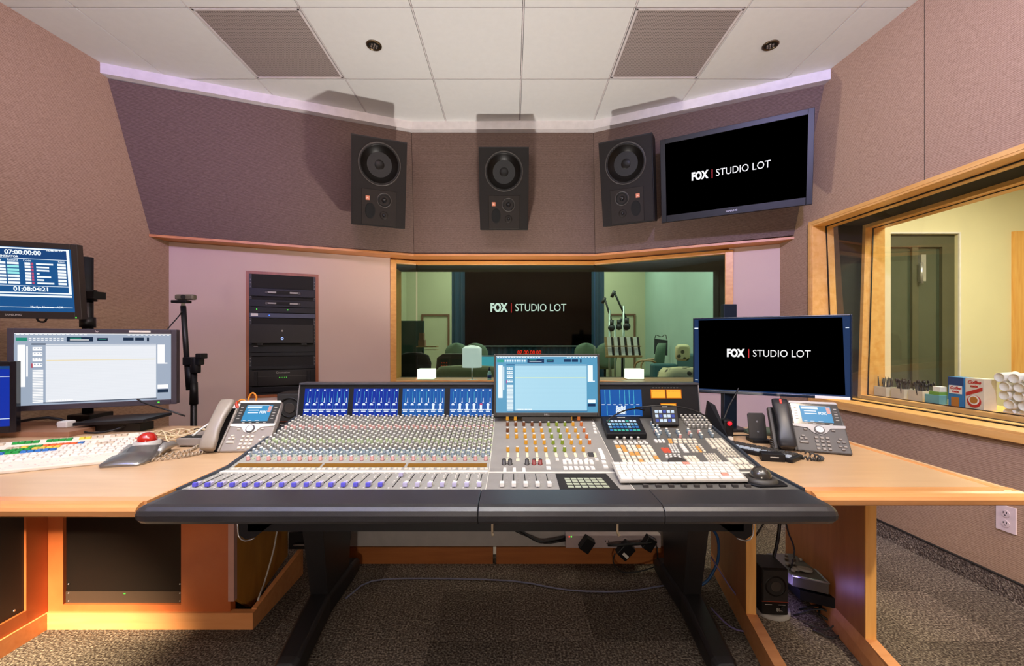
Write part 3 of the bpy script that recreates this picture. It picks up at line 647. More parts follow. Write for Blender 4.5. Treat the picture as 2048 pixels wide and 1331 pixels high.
gx0, gx1 = W(795, 0, 7.5).x, W(847, 0, 7.5).x; MB(mat('gobo_green', '203a30', .9)).box(gx0, 7.5, .08, gx1, 7.58, W(0, 641, 7.5).z).build('panel', t); MB(BLACKM).box(gx0, 7.35, 0, gx0+.06, 7.75, .08).box(gx1-.06, 7.35, 0, gx1, 7.75, .08).build('foot', t)
t = thing('metal_rack_stand', 'grey metal music stand with papers in front of the green gobo', 'music stand', (W(845, 0, 6.9).x, 6.9, 0))
gx = W(845, 0, 6.9).x; MB(BLACKM).cyl((gx, 6.9, 0), (gx, 6.9, .98), .015).cyl((gx, 6.9, 0), (gx, 6.9, .02), .15).build('stand_pole', t)
MB(BEI).box(gx-.08, 6.8, 1.04, gx+.25, 7.0, 1.06).box(gx+.05, 6.8, .99, gx+.25, 7.0, 1.0).build('tray', t)
MB(mat('stacked_pages', '8b6c5a', .8), PAPER).box(gx-.06, 6.85, 1.06, gx+.05, 6.95, 1.16).box(gx-.05, 6.86, 1.16, gx+.03, 6.94, 1.28).build('papers', t)
# door outlines on the far walls
for n, (xa, xb, zt) in (('door_2', (843, 899, 628)), ('door_3', (1219, 1271, 627))):
    f = MB(mat('door_trim_brown', '6d4a35', .5)); a, c = W(xa, 0, 11.98), W(xb, zt, 11.98)
    f.box(a.x, 11.96, 0, a.x+.05, 12, c.z); f.box(c.x-.05, 11.96, 0, c.x, 12, c.z); f.box(a.x+.05, 11.96, c.z-.05, c.x-.05, 12, c.z); struct(f, n)
# ------------------------------------------------------------------ on the window sill
t = thing('table_lamp', 'table lamp with a white drum shade on the front window sill', 'lamp', (W(944, 0, 3.99).x, 3.99, WZ0))
lx = W(944, 0, 3.99).x
SHADE = emit('lamp_shade_fabric', 'e0dfe2', .9); 
MB(SHADE).lathe([(.094, .13), (.094, .315), (.090, .315), (.090, .13)], (lx, 3.99, WZ0), n=32, cap=False).build('lamp_shade', t)
MB(emit('reflected_disc_glow', 'fffdf6', 1.1)).lathe([(.088, .306), (.085, .322), (.06, .336), (.02, .343)], (lx, 3.99, WZ0), n=32).build('glow_shell', t)  # glowing dome standing in for a reflected disc, not part of the lamp
MB(SILVER).cyl((lx, 3.99, WZ0+.01), (lx, 3.99, WZ0+.14), .006).build('stem', t); MB(SILVER).lathe([(.06, 0), (.06, .008), (.01, .014)], (lx, 3.99, WZ0)).build('base', t)
light('POINT', 'table_lamp_bulb', (lx, 3.99, WZ0+.22), 1.6, NEUT, .03)
LB = emit('light_box_glow', 'fff6e4', 2.3)
for x, lab in ((853.5, 'small glowing white light box on the window sill left of the lamp'), (1268, 'small glowing white light box on the window sill right of the music stand')):
    c = W(x, 0, 4.15); t = thing('light_box', lab, 'lamp', (c.x, 4.15, WZ0), group='glowing light boxes on the sill')
    MB(LB).box(c.x-.083, 4.09, WZ0+.006, c.x+.083, 4.21, WZ0+.105).build('glow_shell', t, bevel=.004); MB(BEI).box(c.x-.086, 4.087, WZ0, c.x+.086, 4.213, WZ0+.006).build('base', t)
c = W(979, 0, 3.97); t = thing('water_bottle', 'small clear bottle with a navy cap and label right of the lamp', 'bottle', (c.x, 3.97, WZ0))
MB(mat('bottle_clear', 'a9c2cc', .15)).lathe([(.019, 0), (.02, .01), (.02, .075), (.009, .1)], c.xy.to_3d()+Vector((0, 0, WZ0))).build('bottle_body', t)
MB(mat('cap_navy', '15224a', .4)).lathe([(.011, .1), (.011, .118), (.004, .135)], c.xy.to_3d()+Vector((0, 0, WZ0))).build('cap', t); MB(mat('label_blue', '2b3f8e', .5)).lathe([(.0205, .03), (.0205, .06)], c.xy.to_3d()+Vector((0, 0, WZ0))).build('label', t)
# ------------------------------------------------------------------ desks
DZ = .73
def slabtop(b, pts, z, th): return b.prism([(x, y, z-th) for x, y in pts], (0, 0, th))
def rounded(b, p, q, z, th, out):
    """rounded solid-wood edge between plan points, bulging towards out"""
    p = Vector((*p, 0)); q = Vector((*q, 0)); o = Vector((*out, 0)).normalized()
    prof = [(-.03, .0006), (0, .0006), (.012, -.002), (.020, -.008), (.024, -.016), (.020, -.028), (.012, -.034), (0, -th), (-.03, -th)]
    return b.rings([[e+o*d+Vector((0, 0, z+h)) for d, h in prof] for e in (p, q)], smooth=False)
t = thing('desk', 'long pale maple desk wing on the left with the colourful keyboard on it', 'desk', (-1.6, 1.5, 0), group=None)
ARC = [(-2.9, 1.03), (-.925, 1.03), (-.925, 1.95), (-2.62, 1.95), (-2.9, 1.6)]
slabtop(MB(DESKW), ARC, DZ, .036).build('desktop', t)
rounded(MB(EDGE), (-2.9, 1.03), (-.925, 1.03), DZ, .036, (0, -1)).build('front_edge', t, bevel=.0)
MB(EDGE).box(-.925, 1.03, DZ-.036, -.917, 1.95, DZ+.001).build('side_edge', t)
MB(wood('back_rail_wood', '8a6248', 'a07358', .5)).box(-2.62, 1.72, DZ, -1.86, 1.95, DZ+.022).build('back_rail', t, bevel=.002)
cabf = MB(CAB)
Y0 = 1.622; ZT = DZ-.036; XL, XR = -1.835, -1.095
# main front face with the opening for the rack
ox0, ox1 = (126-1025)/821*Y0, (362-1025)/821*Y0; oz0, oz1 = EYE-(1208-683)/821*Y0, ZT-.004
zb = EYE-(1232-683)/821*Y0
cabf.box(XL, Y0, zb, ox0, Y0+.03, ZT).box(ox1, Y0, zb, XR-.02, Y0+.03, ZT).box(ox0, Y0, zb, ox1, Y0+.03, oz0)
# left return running towards the viewer with its own opening
cabf.box(XL-.03, 1.55, zb, XL-.001, Y0+.03, ZT).box(XL-.03, .2, zb, XL, 1.55, zb+.07).build('front_panel', t)
MB(CABD).prism([(XR, 1.63, zb+.065), (XR, 1.63, ZT), (XR, 2.0, ZT), (XR, 2.0, .09), (XR, 1.72, .02)], (-.022, 0, 0)).build('side_panel', t)
MB(mat('panel_edge_band', 'b98f86', .5)).box(XR-.022, 1.612, zb+.065, XR+.001, 1.631, ZT).build('edge_band', t)
pb = MB(PINE); pb.box(XL, Y0-.01, 0, -1.02, Y0+.015, .065).box(XL-.03, .2, 0, XL+.008, Y0-.01, .064).prism([(-1.02, Y0+.0152, 0), (-1.02, 2.0, 0), (-1.02, 2.0, .125), (-1.02, Y0+.0152, .07)], (-.02, 0, 0)); pb.build('base_board', t)
MB(MAPLE).box(-.89, 2.0, .0, -.84, 2.03, .18).build('rear_post', t)
MB(DARK).box(XL, Y0+.25, .02, XR-.03, Y0+.27, ZT).box(XL-.3, .2, .07, XL-.28, 1.55, ZT).build('back_panel', t)
def rack_blank(n, lab, x0, x1, z0, z1, y, mz):
    t = thing(n, lab, 'rack panel', ((x0+x1)/2, y, z0))
    MB(mat('rack_brown_black', '140c08', .55, spec=.2)).box(x0, y, z0+mz, x1, y+.004, z1-.05).build('blank_panel', t)
    MB(BLACKM).box(x0, y-.002, z1-.05, x1, y+.01, z1).build('top_panel', t)
    MB(perforated('mesh_panel', '3a281b', '080504', 330, .30)).box(x0, y-.002, z0, x1, y+.002, z0+mz).build('mesh_strip', t)
    for z in (z0+.008, z0+mz-.006, z0+mz+.03, z1-.075):
        for x in (x0+.012, x1-.012): MB(SILVER).lathe([(.0035, 0), (.0025, .002)], (x, y-.002, z), (0, -1, 0), 8).build('screw', t)
    MB(emit('led_green', '50d040', 2)).cbox((x0+.235, y-.003, z0+mz-.008), .006, .002, .003).build('indicator', t)
rack_blank('rack_cover', 'dark brown rack cover with a mesh strip in the left cabinet opening', ox0, ox1, oz0, oz1, Y0+.012, .045)
t = thing('rack_cover', 'black perforated rack door on the cabinet side at the far left edge', 'rack panel', (XL-.012, 1.2, .2))
MB(perforated('mesh_door', '26221e', '040404', 260, .3)).box(XL-.014, .5, zb+.07, XL-.010, 1.55, ZT).build('mesh_door', t)
MB(SILVER).lathe([(.004, 0), (.003, .002)], (XL-.010, 1.52, zb+.09), (1, 0, 0), 8).build('screw', t)
# device shelf visible between cabinet and console leg
t = thing('patch_equipment', 'stack of black rack units with silver handles behind the left console leg', 'rack equipment', (-1.0, 2.05, .13))
p = MB(BLACKM)
for k in range(6): p.box(-1.08, 1.98+.01*k, .13+.088*k, -.82, 2.3, .21+.088*k)
p.build('rack_unit_face', t)
for k in range(6):
    MB(SILVER).tube([(-1.04, 1.975+.01*k, .15+.088*k), (-1.03, 1.95+.01*k, .165+.088*k), (-.86, 1.95+.01*k, .165+.088*k), (-.85, 1.975+.01*k, .15+.088*k)], .004, smooth=2).build('handle', t)
t = thing('network_cable', 'thin white cable running down the cabinet side to the plinth', 'cable', (-1.0, 1.8, 0))
MB(mat('cable_white', 'c9c4c0', .5)).tube([(-1.085, 1.98, .40), (-1.075, 1.97, .34), (-1.085, 1.90, .27), (-1.07, 1.84, .20), (-1.06, 1.76, .11), (-1.04, 1.70, .10), (-1.03, 1.66, .085)], .0035).build('cable', t)
# right desk wing
t = thing('desk', 'pale maple desk wing on the right carrying the dark grey phone', 'desk', (1.1, 1.5, 0))
slabtop(MB(DESKW), [(.80, 1.10), (1.36, 1.10), (1.36, 1.93), (.80, 1.93)], DZ, .036).build('desktop', t)
rounded(MB(EDGE), (.80, 1.10), (1.362, 1.10), DZ, .036, (0, -1)).build('front_edge', t)
MB(EDGE).box(1.318, 1.10, DZ-.036, 1.345, 1.93, DZ+.0012).build('side_edge', t, bevel=.004)
MB(EDGE).prism([(.789, 1.10, DZ-.03), (.80, 1.10, DZ-.03), (.80, 1.93, DZ-.03), (.789, 1.93, DZ-.03)], (0, 0, .031)).build('inner_edge', t)
# leg panels with long plinth feet
for yF, xF, yB, xB, nm in ((1.63, .945, 2.05, .98, 'a'), (1.60, 1.40, 2.10, 1.43, 'b')): pass
def legpanel(t, xf, yf, xb, yb, xt, yt):
    """upright board from (xf,yf) back to (xb,yb) on a long foot that reaches forward to (xt,yt)"""
    d = Vector((xb-xf, yb-yf, 0)).normalized(); n = Vector((d.y, -d.x, 0))*.034; f = Vector((xf, yf, 0))
    MB(CAB2).prism([(xf, yf, .09), (xf, yf, ZT), (xb, yb, ZT), (xb, yb, .09)], n).build('leg_panel', t)
    MB(MAPLEV).prism([(xf-.0, yf-.004, .09), (xf, yf-.004, ZT), (xf, yf, ZT), (xf, yf, .09)], n*1.0).build('edge_band', t)
    MB(PINE).prism([(xt, yt, 0), (xt, yt, .08), (xf, yf, .09), (xb, yb, .09), (xb, yb, 0)], n*1.15).build('foot', t)
CAB2 = wood('leg_panel_wood', 'a96a3c', 'bd7c4a', .4, scale=(9, 9, 1.4))
legpanel(t, .895, 1.575, .99, 2.05, .80, 1.10)
legpanel(t, 1.235, 1.44, 1.33, 2.0, 1.10, .8)
# plinth and cable raceway behind the console
t = thing('plinth', 'low brown wooden plinth with a grey metal raceway behind the console', 'plinth', (0, 2.1, 0))
pl = MB(wood('plinth_brown', '96582a', 'ab6834', .45)); pl.box(-.83, 2.09, .0, -.10, 2.115, .085).box(-.082, 2.09, 0, .80, 2.115, .085); pl.build('plinth_board', t)
MB(mat('raceway_grey', 'a7a4a2', .45)).box(-.83, 2.085, .09, .80, 2.15, .175).build('raceway', t, bevel=.002)
MB(DARK).box(-.83, 2.30, 0, .80, 2.32, .70).build('rear_panel', t)
MB(PAPER).box(-.098, 2.088, .05, -.083, 2.09, .088).build('joint_tape', t)
# power strip with adapters
OFFW = mat('outlet_strip_white', 'b3a3a4', .5)
t = thing('power_strip', 'off white power strip with a lit rocker switch under the console, right of centre', 'power strip', (.45, 2.08, .10))
MB(OFFW).box(.265, 2.045, .102, .74, 2.085, .168).build('housing', t, bevel=.004)
MB(emit('led_red_small', 'ff4030', 1.5)).cbox((.283, 2.044, .160), .005, .003, .006).build('indicator', t); MB(emit('led_green', '50d040', 2)).cbox((.293, 2.044, .160), .005, .003, .006).build('indicator', t)
for x in (.40, .47, .56, .65):
    s = MB(OFFW, DARK); s.lathe([(.019, 0), (.019, .003)], (x, 2.045, .135), (0, -1, 0), 20); s.use(DARK)
    for dx in (-.007, .007): s.cbox((x+dx, 2.041, .139), .0025, .002, .009)
    s.cbox((x, 2.041, .127), .005, .002, .005); s.build('socket', t)
def adapter(x, z, a, s, lab, lbl=False):
    t = thing('power_adapter', lab, 'power adapter', (x, 2.02, z), (0, a, 0))
    MB(BLACK).box(-.03*s, -.02, -.038*s, .03*s, .022, .038*s).build('adapter_body', t, bevel=.004, local=True)
    if lbl: MB(PAPER).box(-.008, -.021, -.022, .024, -.02, -.008).build('sticker', t, local=True)
adapter(.365, .135, .6, .9, 'black power adapter plugged in left of the open sockets')
adapter(.555, .105, .75, 1, 'black power adapter with a white sticker, lowest of the three under the console', True)
adapter(.67, .14, .55, .85, 'black power adapter plugged in at the right end of the power strip')
t = thing('adapter_cable', 'black adapter cable looping over the wooden plinth under the console', 'cable', (.6, 2.03, .1))
MB(RUBBER).tube([(.47, 2.02, .13), (.52, 2.0, .14), (.60, 2.0, .145), (.68, 2.0, .15)], .007).tube([(.50, 2.0, .10), (.49, 2.0, .06), (.52, 1.99, .02), (.58, 1.99, .012), (.66, 1.99, .03), (.705, 2.0, .05), (.705, 2.0, .13)], .0035).build('cable', t)
t = thing('power_cable', 'pair of thick black cables curving into the power strip', 'cable', (.2, 2.05, .13))
MB(RUBBER).tube([(.02, 2.1, .18), (.08, 2.06, .155), (.14, 2.04, .135), (.20, 2.05, .14), (.265, 2.06, .15)], .006).tube([(-.02, 2.1, .18), (.08, 2.07, .15), (.16, 2.05, .128), (.265, 2.06, .135)], .006).build('cable', t)
t = thing('floor_cable', 'thin blue grey cable lying across the carpet under the console', 'cable', (0, 1.95, 0))
MB(mat('cable_bluegrey', '6d6f88', .5)).tube([(-.73, 1.80, .006), (-.66, 1.93, .006), (-.4, 1.95, .006), (0, 1.93, .006), (.25, 1.86, .006), (.5, 1.85, .006), (.72, 1.90, .006)], .0035).build('cable', t)
# ------------------------------------------------------------------ mixing console
K = (.815-DZ)/.42
def Zs(y): return DZ if y < 1.30 else DZ+(y-1.30)*K
def S(px, py, lift=0):
    a = (py-683)/821; y = .4/a
    if y > 1.30: y = (.4+1.30*K)/(a+K)
    return Vector(((px-1025)/821*y, y, Zs(y)+lift))
XA, XB = -.90, .78
ANG = math.atan(K)
con = thing('mixing_console', 'wide black and grey studio mixing console on two legs in the middle of the room', 'mixing console', (-.06, 1.5, 0))
CTOP = mat('console_top_grey', '8d8881', .55, bump=(300, .05)); CDK = mat('console_dark_grey', '5b5955', .5, bump=(300, .05)); CCH = mat('channel_strip_grey', '9a978e', .55)
ARM = mat('armrest_black', '2a292b', .34, var=(9, .15), bump=(500, .15), spec=.6)
def body(x0, x1, m, name, z0=.66):
    b = MB(m); prof = [(1.10, z0), (1.10, DZ), (1.30, DZ), (1.745, Zs(1.745)), (1.745, z0+.02)]
    b.prism([(x0, y, z) for y, z in prof], (x1-x0, 0, 0)); return b.build(name, con)
body(XA, -.074, CCH, 'channel_section'); body(-.073, .329, CTOP, 'master_section'); body(.33, XB, CDK, 'control_section')
MB(BLACKM).box(-.71, 1.10, .622, .62, 1.75, .659).build('underframe', con)
for x in (-.71, .62):
    s = 1 if x < 0 else -1
    MB(BLACKM).prism([(x-s*.025, 1.10, .66), (x-s*.022, 1.10, .612), (x-s*.005, 1.10, .60), (x+s*.02, 1.10, .607), (x+s*.09, 1.10, .66)], (0, .02, 0)).build('end_bracket', con)
    MB(SILVER).tube([(x-s*.026, 1.098, .66), (x-s*.023, 1.098, .612), (x-s*.005, 1.098, .598), (x+s*.02, 1.098, .605)], .0018, smooth=2).build('bracket_rim', con)
# armrest sections
prof = [(1.104, .734), (1.003, .734), (.992, .731), (.984, .724), (.980, .713), (.982, .700), (.990, .691), (1.004, .685), (1.104, .684)]
for x0, x1 in ((XA-.012, -.0835), (-.0825, .3645), (.3655, XB+.008)):
    xs = [(x0, 0), (x1, 0)]
    if x0 < -.9: xs = [(x0, .5), (x0+.004, .25), (x0+.014, .06), (x0+.03, 0), (x1, 0)]
    if x1 > XB: xs = [(x0, 0), (x1-.03, 0), (x1-.014, .06), (x1-.004, .25), (x1, .5)]
    MB(ARM).rings([[Vector((x, y+(1.104-y)*.22*s, .71+(z-.71)*(1-s))) for y, z in prof] for x, s in xs], smooth=False).build('armrest', con, bevel=.002)
# side rails
for x in (XA-.006, XB):
    MB(mat('rail_steel_blue', '4d5560', .35, metal=.6)).prism([(x, y, z) for y, z in ((1.106, .69), (1.106, DZ+.006), (1.30, DZ+.008), (1.745, Zs(1.745)+.008), (1.745, .7))], (.008, 0, 0)).build('side_rail', con)
# pedestal legs
for sx in (-1, 1):
    cx = -.795 if sx < 0 else .74
    b = MB(mat('leg_black', '1f1e20', .4, bump=(300, .1)))
    b.prism([(cx-.038-(.02 if sx < 0 else 0), 1.60, .65), (cx+.038+(.02 if sx > 0 else 0), 1.60, .65), (cx+.038+(.02 if sx > 0 else 0), 1.93, .65), (cx-.038-(.02 if sx < 0 else 0), 1.93, .65)], (0, 0, 0)) if False else None
    b.frus((cx, 1.80, .09), .076, .22, .076, .22, .001)
    v = [(cx-.036, 1.69, .09), (cx+.036, 1.69, .09), (cx+.036, 1.91, .09), (cx-.036, 1.91, .09), (cx-.046, 1.58, .65), (cx+.046, 1.58, .65), (cx+.046, 1.93, .65), (cx-.046, 1.93, .65)]
    b.raw(v, [(3, 2, 1, 0), (4, 5, 6, 7), (0, 1, 5, 4), (1, 2, 6, 5), (2, 3, 7, 6), (3, 0, 4, 7)]); leg = b.build('leg', con, bevel=.006)
    f = MB(mat('leg_black', '1f1e20', .4)); tx = cx+(.045 if sx < 0 else -.035)
    def fr_(y, x, w, h, z0=0.012): return [Vector((x-w, y, z0)), Vector((x+w, y, z0)), Vector((x+w, y, h-.012)), Vector((x+w-.012, y, h)), Vector((x-w+.012, y, h)), Vector((x-w, y, h-.012))]
    f.rings([fr_(1.335, tx, .030, .045), fr_(1.345, tx, .036, .072), fr_(1.37, tx-.003*sx, .040, .082), fr_(1.69, cx, .046, .092), fr_(1.93, cx, .048, .088), fr_(2.02, cx, .044, .07)], smooth=False)
    f.build('foot', leg, bevel=.004)
# meter bridge
MT, MBt, MY0, MY1 = .955, Zs(1.70)+.004, 1.705, 1.765
mb = MB(BLACK); mb.prism([(XA+.006, MY0, MBt), (XA+.006, MY0+.025, MT-.006), (XA+.006, MY0+.035, MT), (XA+.006, MY0+.075, MT), (XA+.006, 1.80, .80), (XA+.006, MY0, .80)], (XB-XA-.002, 0, 0))
mbo = mb.build('meter_bridge', con, bevel=.003)
def MP(u, v, off=.0015):
    """point on the meter bridge face: x = u, v from 0 (bottom) to 1 (top)"""
    return Vector((u, MY0+.025*v-off, MBt+(MT-.006-MBt)*v))
for x in (XA+.004, XB-.002): MB(SILVER).prism([MP(x, 0, .006), MP(x, 1, .006), MP(x, 1, -.05), MP(x, 0, -.05)], (.004, 0, 0)).build('bridge_rim', mbo)
MB(mat('bridge_cap_grey', '34343a', .4)).box(XA+.004, MY0+.018, MT-.007, XB+.004, MY0+.08, MT+.002).build('bridge_cap', mbo, bevel=.002)
UIB = emit('ui_blue', '1f66c0', .72); UIB2 = emit('ui_blue_deep', '173ab4', .72); UIT = emit('ui_teal', '58c8dc', .9); UIW = emit('ui_white', 'e8f4ff', 1.0); UIL = emit('ui_line', '4c8fd0', .8); UIR = emit('ui_pink', 'd85a80', .8)
def px2u(px, y=1.72): return (px-1025)/821*y
def mquad(b, u0, v0, u1, v1, off): b.quad(MP(u0, v0, off), MP(u1, v0, off), MP(u1, v1, off), MP(u0, v1, off))
for si, (a, c) in enumerate(((609, 697), (707, 797), (805, 889), (900, 984))):
    u0, u1 = px2u(a), px2u(c); v0, v1 = .04, .88
    b = MB(UIB2 if si < 2 else UIB); mquad(b, u0, v0, u1, v1, .0014); sc = b.build('display', mbo)
    b = MB(UIL, UIT, UIW, UIR); w = (u1-u0)/6
    for k in range(6):
        x = u0+w*k
        b.use(UIL); mquad(b, x+w*.96, v0, x+w, v1, .0017)
        b.use(UIT)
        for q in range(14): mquad(b, x+w*.42, v0+.44+.022*q, x+w*.50, v0+.455+.022*q, .0019)
        b.use(UIW); mquad(b, x+w*.62, v1-.07, x+w*.82, v1-.02, .0019); mquad(b, x+w*.72, v0+.43, x+w*.80, v0+.56, .0019); mquad(b, x+w*.62, v0+.42, x+w*.86, v0+.435, .0019)
        b.use(UIR if (si == 3 and k == 4) else UIW); mquad(b, x+w*.3, v0+.37, x+w*.6, v0+.395, .0019); mquad(b, x+w*.22, v0+.335, x+w*.68, v0+.37, .0019); b.use(UIW)
        mquad(b, x+w*.05, v0+.19, x+w*.93, v0+.215, .0019); mquad(b, x+w*.15, v0+.14, x+w*.75, v0+.17, .0019)
        b.use(UIL)
        for q in range(6): mquad(b, x+w*.28, v0+.23+.016*q, x+w*.36, v0+.24+.016*q, .0019)
        if si >= 2 and (k > 3 or si == 3) and k != 0: b.use(UIW); mquad(b, x+w*.28, v0+.21, x+w*.6, v0+.34, .002)
    b.build('display_graphics', sc)
u0, u1 = px2u(1201), px2u(1283); b = MB(UIB); mquad(b, u0, .04, u1, .86, .0014); sc = b.build('display', mbo)
b = MB(UIT, UIW, UIL)
for xx in (.10, .22, .46, .58, .69, .80):
    for q in range(16): b.use(UIT); x = u0+(u1-u0)*xx; mquad(b, x, .42+.026*q, x+.003, .438+.026*q, .0018)
for xx in (.14, .80):
    for q in range(12): x = u0+(u1-u0)*xx; mquad(b, x, .08+.024*q, x+.003, .096+.024*q, .0018)
b.use(UIW)
for k in range(7): x = u0+(u1-u0)*(.02+.14*k); mquad(b, x, .385, x+.013, .405, .0018)
mquad(b, u0+.03, .052, u1-.01, .062, .0018); b.build('display_graphics', sc)
for q, s_ in enumerate(('Solid', 'State', 'Logic')):
    p = MP(u0+(u1-u0)*.48, .30-.075*q, .002); M = ROOT[con.name].inverted() @ Matrix.Translation(p) @ Matrix.Rotation(PI/2, 4, 'X')
    text(s_, .020, UIW, sc, M, bold=.001)
AMB = emit('vu_amber', 'ffb43a', 1.1); AMB2 = emit('vu_amber_edge', 'd06a10', .9)
for a, c, v0, v1 in ((1303, 1330, .60, .84), (1334, 1362, .60, .84), (1321, 1350, .26, .42)):
    u0, u1 = px2u(a), px2u(c); b = MB(AMB2); mquad(b, u0-.003, v0-.02, u1+.003, v1+.02, .0014); vo = b.build('vu_meter', mbo)
    b = MB(AMB); mquad(b, u0, v0, u1, v1, .0018); b.build('vu_scale', vo)
    b = MB(DARK); x = (u0+u1)/2
    for k in range(9): mquad(b, u0+.006+(u1-u0-.012)*k/8, v1-.055, u0+.007+(u1-u0-.012)*k/8, v1-.03, .002)
    b.build('scale_marks', vo)
b = MB(AMB, LGREY); 
for k in range(9): b.use(AMB if k == 3 else LGREY); u = px2u(1306+6*k); mquad(b, u, .90, u+.006, .912, .0016)
b.build('indicator_row', mbo)
# channel layout
pitch = .034; CX = [-.878+pitch*k for k in range(24)]
LILAC = mat('fader_lilac', '5a54c8', .5); LILT = mat('fader_lilac_light', 'b7b0cf', .5)
def onto(b, p): b.X = Matrix.Translation(p) @ (Matrix.Rotation(ANG, 4, 'X') if p.y > 1.30 else Matrix()); return b
def capmesh(m1, m2):
    b = MB(m1, m2); b.X = None
    b.use(m1).box(-.0058, -.011, .002, .0058, -.004, .012); b.use(m2).raw([(-.0055, -.004, .002), (.0055, -.004, .002), (.0055, .011, .002), (-.0055, .011, .002), (-.0055, -.004, .009), (.0055, -.004, .009), (.0055, .011, .011), (-.0055, .011, .011)], [(3, 2, 1, 0), (4, 5, 6, 7), (0, 1, 5, 4), (1, 2, 6, 5), (2, 3, 7, 6), (3, 0, 4, 7)])
    return b
INV = ROOT[con.name].inverted()
def inst(proto, name, p, tilt=None):
    o = bpy.data.objects.new(name, proto); COL.objects.link(o); o.parent = con; o.location = INV @ p
    if (p.y > 1.30 if tilt is None else tilt): o.rotation_euler = (ANG, 0, 0)
    return o
def mesh_of(b, name):
    o = b.build(name); me = o.data; bpy.data.objects.remove(o); return me
cap_l = mesh_of(capmesh(LILAC, LILT), 'fader_cap'); cap_w = mesh_of(capmesh(WHT, WHT), 'fader_cap'); cap_w2 = mesh_of(capmesh(LILT, WHT), 'fader_cap')
trk = mesh_of(MB(DARK).box(-.0012, -.055, .0, .0012, .055, .0012), 'fader_track')
for k, x in enumerate(CX):
    inst(trk, 'fader_track', Vector((x+.004, 1.185, DZ)))
    up = k == 16
    inst(cap_l if k < 17 and not up else cap_w2, 'fader_cap', Vector((x+.004, 1.222 if up else 1.138, DZ)))
for k in range(5):
    x = (1004+23.6*k-1025)/821*1.14; inst(trk, 'fader_track', Vector((x, 1.185, DZ))); inst(cap_w, 'fader_cap', Vector((x, 1.138, DZ)))
sc = MB(LGREY)
for x in CX+[(1004+23.6*k-1025)/821*1.14 for k in range(5)]:
    for q in range(9): sc.box(x+.010, 1.14+.0115*q, DZ, x+.0155, 1.141+.0115*q, DZ+.0006)
sc.build('fader_scale', con, kind='stuff')
dots = MB(WHT)
for x in CX:
    for q, (dx, dy) in enumerate(((-.006, 1.118), (-.006, 1.16), (-.006, 1.175), (-.006, 1.205), (-.008, 1.222), (-.006, 1.238), (.012, 1.245))): dots.box(x+dx, dy, DZ, x+dx+.004, dy+.004, DZ+.003)
dots.build('channel_dots', con, kind='stuff')
STR = mat('strip_white', 'e9e4d8', .5)
MB(STR).box(XA+.003, 1.255, DZ, -.076, 1.272, DZ+.002).build('label_strip', con)
MB(STR).box(-.072, 1.253, DZ, .77, 1.259, DZ+.002).build('divider_strip', con)
LCD = emit('lcd_amber', 'c88a34', .55)
for x0, x1 in ((-.886, -.615), (-.606, -.345), (-.336, -.083)):
    b = MB(LCD); a = Vector((x0, 1.305, Zs(1.305)+.0015)); c = Vector((x1, 1.328, Zs(1.328)+.0015)); b.prism([(x0, a.y, a.z), (x1, a.y, a.z), (x1, c.y, c.z), (x0, c.y, c.z)], (0, 0, -.001)); b.build('scribble_display', con)
for x in (-.0735, .3295, .115):
    MB(STR).prism([(x, 1.106, DZ+.001), (x+.0015, 1.106, DZ+.001), (x+.0015, 1.30, DZ+.001), (x, 1.30, DZ+.001)], (0, 0, -.001)).prism([(x, 1.30, DZ+.001), (x+.0015, 1.30, DZ+.001), (x+.0015, 1.70, Zs(1.70)+.001), (x, 1.70, Zs(1.70)+.001)], (0, 0, -.001)).build('panel_seam', con) if x != .115 else None
# knobs and buttons are collected first; the hundred nearest become parts of their own
KN, BT = [], []
KG, KB, KP, KGR = mat('knob_grey', '75716a', .5), mat('knob_blue', '67747c', .5), mat('knob_pink', 'b08078', .5), mat('knob_green', '8f9c74', .5)
KTOP = mat('knob_top', 'dfdcd2', .45); KDK = mat('knob_dark', '3a3634', .5); KR = mat('knob_red', '7a2620', .45)
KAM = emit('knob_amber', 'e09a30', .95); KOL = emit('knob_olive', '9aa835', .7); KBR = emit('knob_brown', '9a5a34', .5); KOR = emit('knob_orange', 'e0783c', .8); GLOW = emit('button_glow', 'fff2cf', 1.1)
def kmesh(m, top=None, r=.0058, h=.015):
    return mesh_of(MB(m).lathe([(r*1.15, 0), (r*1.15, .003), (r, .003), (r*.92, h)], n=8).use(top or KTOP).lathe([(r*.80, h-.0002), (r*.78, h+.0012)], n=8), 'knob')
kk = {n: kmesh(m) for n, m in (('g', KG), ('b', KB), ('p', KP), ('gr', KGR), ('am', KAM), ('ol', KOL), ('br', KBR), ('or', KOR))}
kk['dk'] = kmesh(KDK, KDK, .007, .018); kk['rd'] = kmesh(KR, KDK, .0065, .018)
rowc = ['p', 'b', 'b', 'g', 'g', 'gr', 'g', 'g', 'g', 'g', 'p', 'g', 'g', 'g', 'g']
for r in range(15):
    y = 1.352+.0245*r
    for x in CX:
        if r == 0: KN.append((Vector((x+.008, y, Zs(y))), 'p'))
        else:
            KN.append((Vector((x-.002, y, Zs(y))), rowc[r])); KN.append((Vector((x+.0145, y+.012, Zs(y+.012))), rowc[r]))
dots = MB(mat('button_green_white', 'c9d6a8', .5))
for r in range(15):
    y = 1.358+.0245*r
    for x in CX:
        for dx in (.005, .021): onto(dots, Vector((x+dx-.007*(r % 2), y, Zs(y)))).box(-.002, -.003, 0, .002, .003, .004)
dots.X = None; dots.build('channel_buttons', con, kind='stuff')
cols = [('am',)*6, ('am',)*6, ('am',)*6, ('am',)*6, ('am',)*6, ('ol',)*6, ('ol',)*6, ('ol',)*6, ('am',)*6, ('or',)*6]
